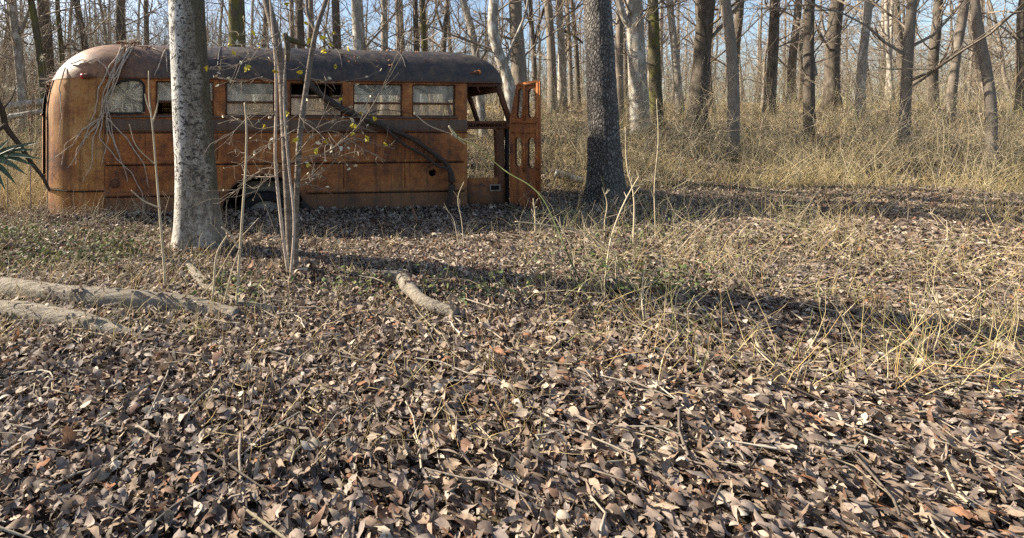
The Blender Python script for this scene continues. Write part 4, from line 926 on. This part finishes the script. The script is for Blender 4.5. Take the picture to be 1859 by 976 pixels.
def on_rear(px, py, off=.03):
    inv = busM.inverted()
    if py < 142:
        p = roof_pt(px, py); v = busM @ p; return v + (Vector((0, 0, CAMZ)) - v).normalized() * off
    for Y in np.linspace(5.2, 7.6, 700):
        p = inv @ P(px, py, Y)
        hit = p.y >= 0 if p.x >= UC else (abs((p.x - UC) / rear_a(min(p.z, ZD))) ** 2.1 + abs((p.y - 1.1) / 1.1) ** 2.1 <= 1 and p.y > -.2)
        if hit: v = busM @ p; return v + (Vector((0, 0, CAMZ)) - v).normalized() * off
    return P(px, py, 6.3)
def dens(l_):
    o = []
    for (a, b), (c, d) in zip(l_[:-1], l_[1:]): o += [(a + (c - a) * k / 4, b + (d - b) * k / 4) for k in range(4)]
    return o + [l_[-1]]
lines = [([on_rear(a + rs.uniform(-1, 1), b, .025 + .03 * rs.random()) for a, b in dens(l_)], (.010, .0045)) for l_ in rl]
stem_thing('hanging_roots', 'grey thin rootlets hanging from the roof over the round rear corner', lines, 'root_grey', 'roots', n=80)
m = MB(); nb = on_rear(236, 80, .0)
for k in range(60):
    a = Vector((rs.uniform(-.13, .13), rs.uniform(-.08, .08), 0)); p = nb + Vector((a.x, a.y, a.x * .16 + rs.uniform(-.0, .03))); e = p + Vector((rs.gauss(0, .08), rs.gauss(0, .05), rs.gauss(.0, .025)))
    q, r = smooth_line([p, p.lerp(e, .5) + Vector((0, 0, .02)), e], [.005, .004, .002], 8); V, Fs = sweep(q[None], r[None], 4); m.add(V, Fs)
nest = m.build('debris_nest', M['root_grey']); nest.data.transform(Matrix.Translation(-nb)); nest.location = nb; tag(nest, 'clump of leaves and twigs lying on the roof above the hanging roots', 'debris')
lf = leaf_set([tuple(Vector((rs.uniform(-.14, .14), rs.uniform(-.08, .08), .01)) + Vector((0, 0, 0))) for _ in range(40)], (.03, .07), 8).build('dry_leaves', M['seed_brown'], nest)
rfp = []
for _ in range(130):
    u = rs.uniform(U0 + .1, UF - .1); ps = math.radians(rs.choice((rs.uniform(50, 88), rs.uniform(20, 60)))); c_ = math.cos(ps) ** .85
    rfp.append(tuple(busM @ Vector((u, 1.1 - 1.109 * c_, ZD + .588 * math.sin(ps) ** .95 + .012))))
rl_ = leaf_set(rfp, (.025, .06), 12).build('roof_leaves', M['seed_brown']); tag(rl_, 'dry leaves lying scattered over the bus roof', 'leaves', None, 'stuff')
m = MB(); nb = on_rear(108, 152, .0) + Vector((-.02, .1, .0))
for k in range(130):
    t_ = rs.random(); p = P(90 + 50 * t_ + rs.gauss(0, 4), 165 - 62 * t_ + rs.gauss(0, 4), 6.75 + rs.uniform(-.1, .2)); e = p + Vector((rs.gauss(-.04, .09), rs.gauss(0, .06), rs.gauss(.02, .05)))
    q, r = smooth_line([p, p.lerp(e, .5) + Vector((0, 0, .02)), e], [.006, .005, .002], 8); V, Fs = sweep(q[None], r[None], 4); m.add(V, Fs)
nest = m.build('debris_nest', M['root_grey']); nest.data.transform(Matrix.Translation(-nb)); nest.location = nb; tag(nest, 'tangle of dry vine stems caught over the rear window of the bus', 'debris')
# rusty bar lying in front of the bus
m = MB(); a, b = at(612, 407, .03), at(757, 405, .03); m.bar(a, b, .02, .02); c = P(745, 362, b.y + .35); c.z = .22; m.bar(b + Vector((.0, 0, .02)), c, .018, .018)
bar = m.build('iron_bar', M['rust'], None, False); bar.data.transform(Matrix.Translation(-a)); bar.location = a; tag(bar, 'thin rusty iron bar lying on leaves before the bus side', 'bar')
# left edge: dark branch, fan palm, dried flower stalks
stem_thing('leaning_branch', 'dark curved dead branch leaning in beside the palm fronds', [(pix([(-30, 120), (-5, 180), (5, 205), (10, 228), (35, 262), (55, 292), (78, 322), (90, 345)], 4.6, .5), (.028, .027, .029, .03, .024, .021, .018, .014)), (pix([(10, 226), (-15, 245)], 4.7), (.02, .02)), (pix([(35, 262), (20, 275), (8, 300)], 4.75), (.008, .004)), (pix([(5, 200), (25, 170), (30, 150)], 4.65), (.008, .003))], 'vine_dark', 'branch', sides=10, n=50)
palm = empty('fan_palm', (-3.6, 4.9, gz(-3.6, 4.9))); tag(palm, 'green dwarf fan palm fronds at the edge beside the bus tail', 'palm')
def blade(a, b, w, bend, seed):
    q, _ = smooth_line([a, a.lerp(b, .5) + Vector((0, 0, bend)), b], [0, 0, 0], 9); d = (b - a).normalized(); sd = d.cross(Vector((0, -1, .4))).normalized(); V = []
    for k, p in enumerate(q):
        t_ = k / 8; ww = w * (math.sin(math.pi * min(.98, t_ * .75 + .24))) ; p = Vector(p)
        V += [tuple(p - sd * ww), tuple(p + Vector((0, .25 * ww, -.55 * ww))), tuple(p + sd * ww)]
    return MB().add(V, [grid_faces(9, 3)])
hub = P(-28, 290, 4.9)
for k, (px, py, bd) in enumerate(((72, 257, .03), (66, 272, .05), (74, 288, .05), (66, 302, .06), (50, 318, .06), (30, 335, .05), (10, 345, .04), (40, 262, .02), (-40, 350, .02), (20, 250, 0), (-60, 255, 0), (-75, 290, 0))):
    child(blade(hub, P(px, py, 4.75 + .05 * math.sin(k * 3)), .028, bd, k), 'frond', M['green_leaf'], palm)
child(tubes([([Vector((-3.6, 4.9, 0)), hub], (.02, .012))], 8, 8), 'stalk', M['green_stem'], palm)
def stalk(label, pts, Y, head, mat_head, name, seed):
    rt = P(*pts[0], Y); rt.z = gz(rt.x, Y); o = empty(name, tuple(rt)); tag(o, label, 'dried plant')
    child(tubes([([rt] + pix(pts, Y), (.006, .003))], 5, 24), 'stem', M['twig'], o); r2 = random.Random(seed)
    child(leaf_set([tuple(P(a + r2.gauss(0, s), b + r2.gauss(0, s2), Y + r2.gauss(0, .03))) for a, b, s, s2, n in head for _ in range(n)], (.018, .034), seed), 'seed_head', M[mat_head], o)
stalk('dried stalk with pale fluffy seed heads in front of the fallen logs', [(14, 240), (15, 190), (12, 158)], 6.2, [(8, 156, 3, 3, 22), (18, 161, 3, 3, 22), (25, 160, 2.5, 2.5, 16)], 'seed_head', 'seed_stalk', 1)
stalk('tall brown seed spike standing beside the bus tail', [(56, 260), (58, 190), (62, 140), (66, 110)], 6.0, [(56, 215, 3, 22, 70), (60, 160, 3, 22, 60)], 'seed_brown', 'seed_stalk', 2)
stalk('single pale seed head high on a thin stalk before the dark trunks', [(86, 190), (82, 150), (78, 108)], 6.4, [(77, 105, 2.5, 3, 26)], 'seed_head', 'seed_stalk', 3)
# right side: briar and bare shoots
br = [(815, 228), (835, 250), (860, 262), (905, 300), (925, 315), (960, 335), (985, 360), (1010, 410), (1030, 460), (1060, 525), (1085, 575)]
stem_thing('briar_vine', 'long thin green briar stem arching across the open door and down', [(pix(br, 5.6, -2.6), (.006, .0055))] + [(pix([(a, b), (a + dx, b + dy)], 5.6 - 2.6 * k / 10), (.003, .001)) for k, (a, b, dx, dy) in enumerate(((835, 250, -10, -18), (905, 300, 10, 8), (960, 335, 12, -8), (1010, 410, -12, 10), (1060, 525, 14, -12)))], 'green_stem', 'briar', n=50)
stem_thing('bent_dry_twig', 'pale twig with a curled dry leaf hanging before the last side window', [(pix([(752, 205), (775, 225), (805, 238), (822, 243)], 5.4), (.006, .006)), (pix([(758, 208), (752, 203)], 5.4), (.007, .009)), (pix([(815, 228), (822, 240), (845, 262)], 5.4), (.012, .008)), (pix([(820, 243), (835, 252), (850, 252)], 5.4), (.014, .006))], 'twig_pale', 'twig')
SH = [
 ('tall pale shoot with a kink right of the flaky trunk foot', [(1150, 445), (1148, 340), (1140, 310), (1135, 230)], 4.6, .008),
 ('pale shoot leaning against the kinked tall one', [(1098, 515), (1110, 430), (1145, 345), (1160, 320)], 3.9, .007),
 ('short crooked twig standing before the flaky trunk foot', [(1098, 440), (1098, 400), (1102, 370), (1098, 350)], 5.0, .007),
 ('dry goldenrod like stalk standing before the open door leaf', [(972, 420), (971, 385), (968, 360)], 5.3, .010),
 ('dried bent stem with a tiny tip before the bus front corner', [(845, 475), (838, 400), (832, 355), (842, 330)], 4.6, .005),
 ('long low twig running sideways over the litter by the door', [(935, 402), (990, 408), (1050, 420), (1110, 462), (1130, 480)], 4.3, .006),
 ('slanting tan stem crossing the low sideways twig', [(1068, 415), (1110, 460), (1150, 500)], 4.0, .006),
 ('upright twin shoots in the sunlit litter below the door', [(1068, 480), (1062, 440), (1060, 410)], 4.2, .004),
 ('thin crooked shoot in front of the bus side near the hole', [(842, 480), (830, 430), (822, 395), (806, 375)], 4.5, .005),
 ('arched dry stem in the near litter past the bent log', [(1048, 560), (1050, 530), (1075, 505), (1095, 520)], 3.2, .006),
 ('slender upright shoot at the outer side of the kinked one', [(1190, 420), (1188, 340), (1195, 250), (1192, 180)], 5.0, .006),
]
for k, (lb, pts, Y, r_) in enumerate(SH):
    rr2 = random.Random(k + 60); p_ = pix(pts, Y); f_ = at(*pts[0]); ls_ = [(p_, (r_, r_ * .5))]
    for _ in range(5):
        i = rr2.randrange(1, len(p_)); q = p_[i].lerp(p_[i - 1], rr2.random()); ls_.append(([q, q + Vector((rr2.gauss(0, .06), rr2.gauss(0, .04), rr2.uniform(.02, .10)))], (r_ * .5, r_ * .25)))
    foot = p_[0].copy(); foot.z = gz(foot.x, foot.y) - .02; (foot.z < p_[0].z < foot.z + .25) and ls_.append(([foot, p_[0]], (r_, r_)))
    stem_thing('dry_shoot', lb, ls_, 'twig_pale', 'shoot')
# scattered standing shoots, each its own
rr3 = random.Random(99)
for k in range(46):
    px = rr3.choice((rr3.uniform(960, 1230), rr3.uniform(1000, 1840), rr3.uniform(10, 330), rr3.uniform(380, 900))); Y = rr3.uniform(2.3, 6.0); x = (px - CX) / F * Y
    if not bool(off_bus(np.array([x]), np.array([Y + .4]))[0]): continue
    b0 = Vector((x, Y, gz(x, Y) - .02)); h = rr3.uniform(.18, .55); d = Vector((rr3.gauss(0, .35), rr3.gauss(0, .3), 1)).normalized(); p1 = b0 + d * h * .5; p2 = p1 + (d + Vector((rr3.gauss(0, .4), rr3.gauss(0, .3), 0))) .normalized() * h * .5
    ls_ = [([b0, p1, p2], (.0045, .002))]
    for _ in range(3): q = p1.lerp(p2, rr3.random()); ls_.append(([q, q + Vector((rr3.gauss(0, .07), rr3.gauss(0, .05), rr3.uniform(.02, .1)))], (.002, .001)))
    stem_thing('bare_shoot', 'thin bare shoot standing by itself in the leaf litter', ls_, 'twig_pale' if k % 3 else 'twig', 'shoot', 'thin bare shoots scattered in the litter', 5, 14)

# ------------------------------------------------------------------ light, sky, camera
EL, AZ = math.radians(31), math.atan2(-.93, .37)      # azimuth measured from +Y towards +X
sd = Vector((math.sin(AZ) * math.cos(EL), math.cos(AZ) * math.cos(EL), math.sin(EL)))
w = bpy.data.worlds.new('World'); sc.world = w; w.use_nodes = True; nt = w.node_tree; nt.nodes.clear()
sky = nt.nodes.new('ShaderNodeTexSky'); sky.sky_type = 'NISHITA'; sky.sun_disc = False; sky.sun_elevation = EL; sky.sun_rotation = AZ
sky.air_density = 1.0; sky.dust_density = 1.6; sky.ozone_density = 1.2
bg = nt.nodes.new('ShaderNodeBackground'); bg.inputs[1].default_value = .085; wo = nt.nodes.new('ShaderNodeOutputWorld')
nt.links.new(sky.outputs[0], bg.inputs[0]); nt.links.new(bg.outputs[0], wo.inputs[0])
L = bpy.data.lights.new('sun', 'SUN'); L.energy = 5.0; L.angle = math.radians(.53); L.color = (1, .90, .74)
lo = bpy.data.objects.new('sun', L); COL.objects.link(lo); lo.rotation_euler = sd.to_track_quat('Z', 'Y').to_euler(); lo.location = (0, 0, 20)
cam = bpy.data.cameras.new('camera'); co = bpy.data.objects.new('camera', cam); COL.objects.link(co); sc.camera = co
co.location = (0, 0, CAMZ); co.rotation_euler = (math.radians(90), 0, 0); cam.sensor_width = 36; cam.lens = 36 * F / W
cam.shift_x = (W / 2 - CX) / W; cam.shift_y = -(H / 2 - CY) / W; cam.clip_start = .02; cam.clip_end = 1000
sc.view_settings.view_transform = 'Standard'; sc.view_settings.look = 'None'; sc.view_settings.exposure = 1.45; sc.view_settings.gamma = 1
sc.view_settings.use_curve_mapping = False
sc.cycles.max_bounces = 6; sc.cycles.transparent_max_bounces = 12; sc.cycles.use_denoising = False; sc.cycles.denoiser = 'OPENIMAGEDENOISE'
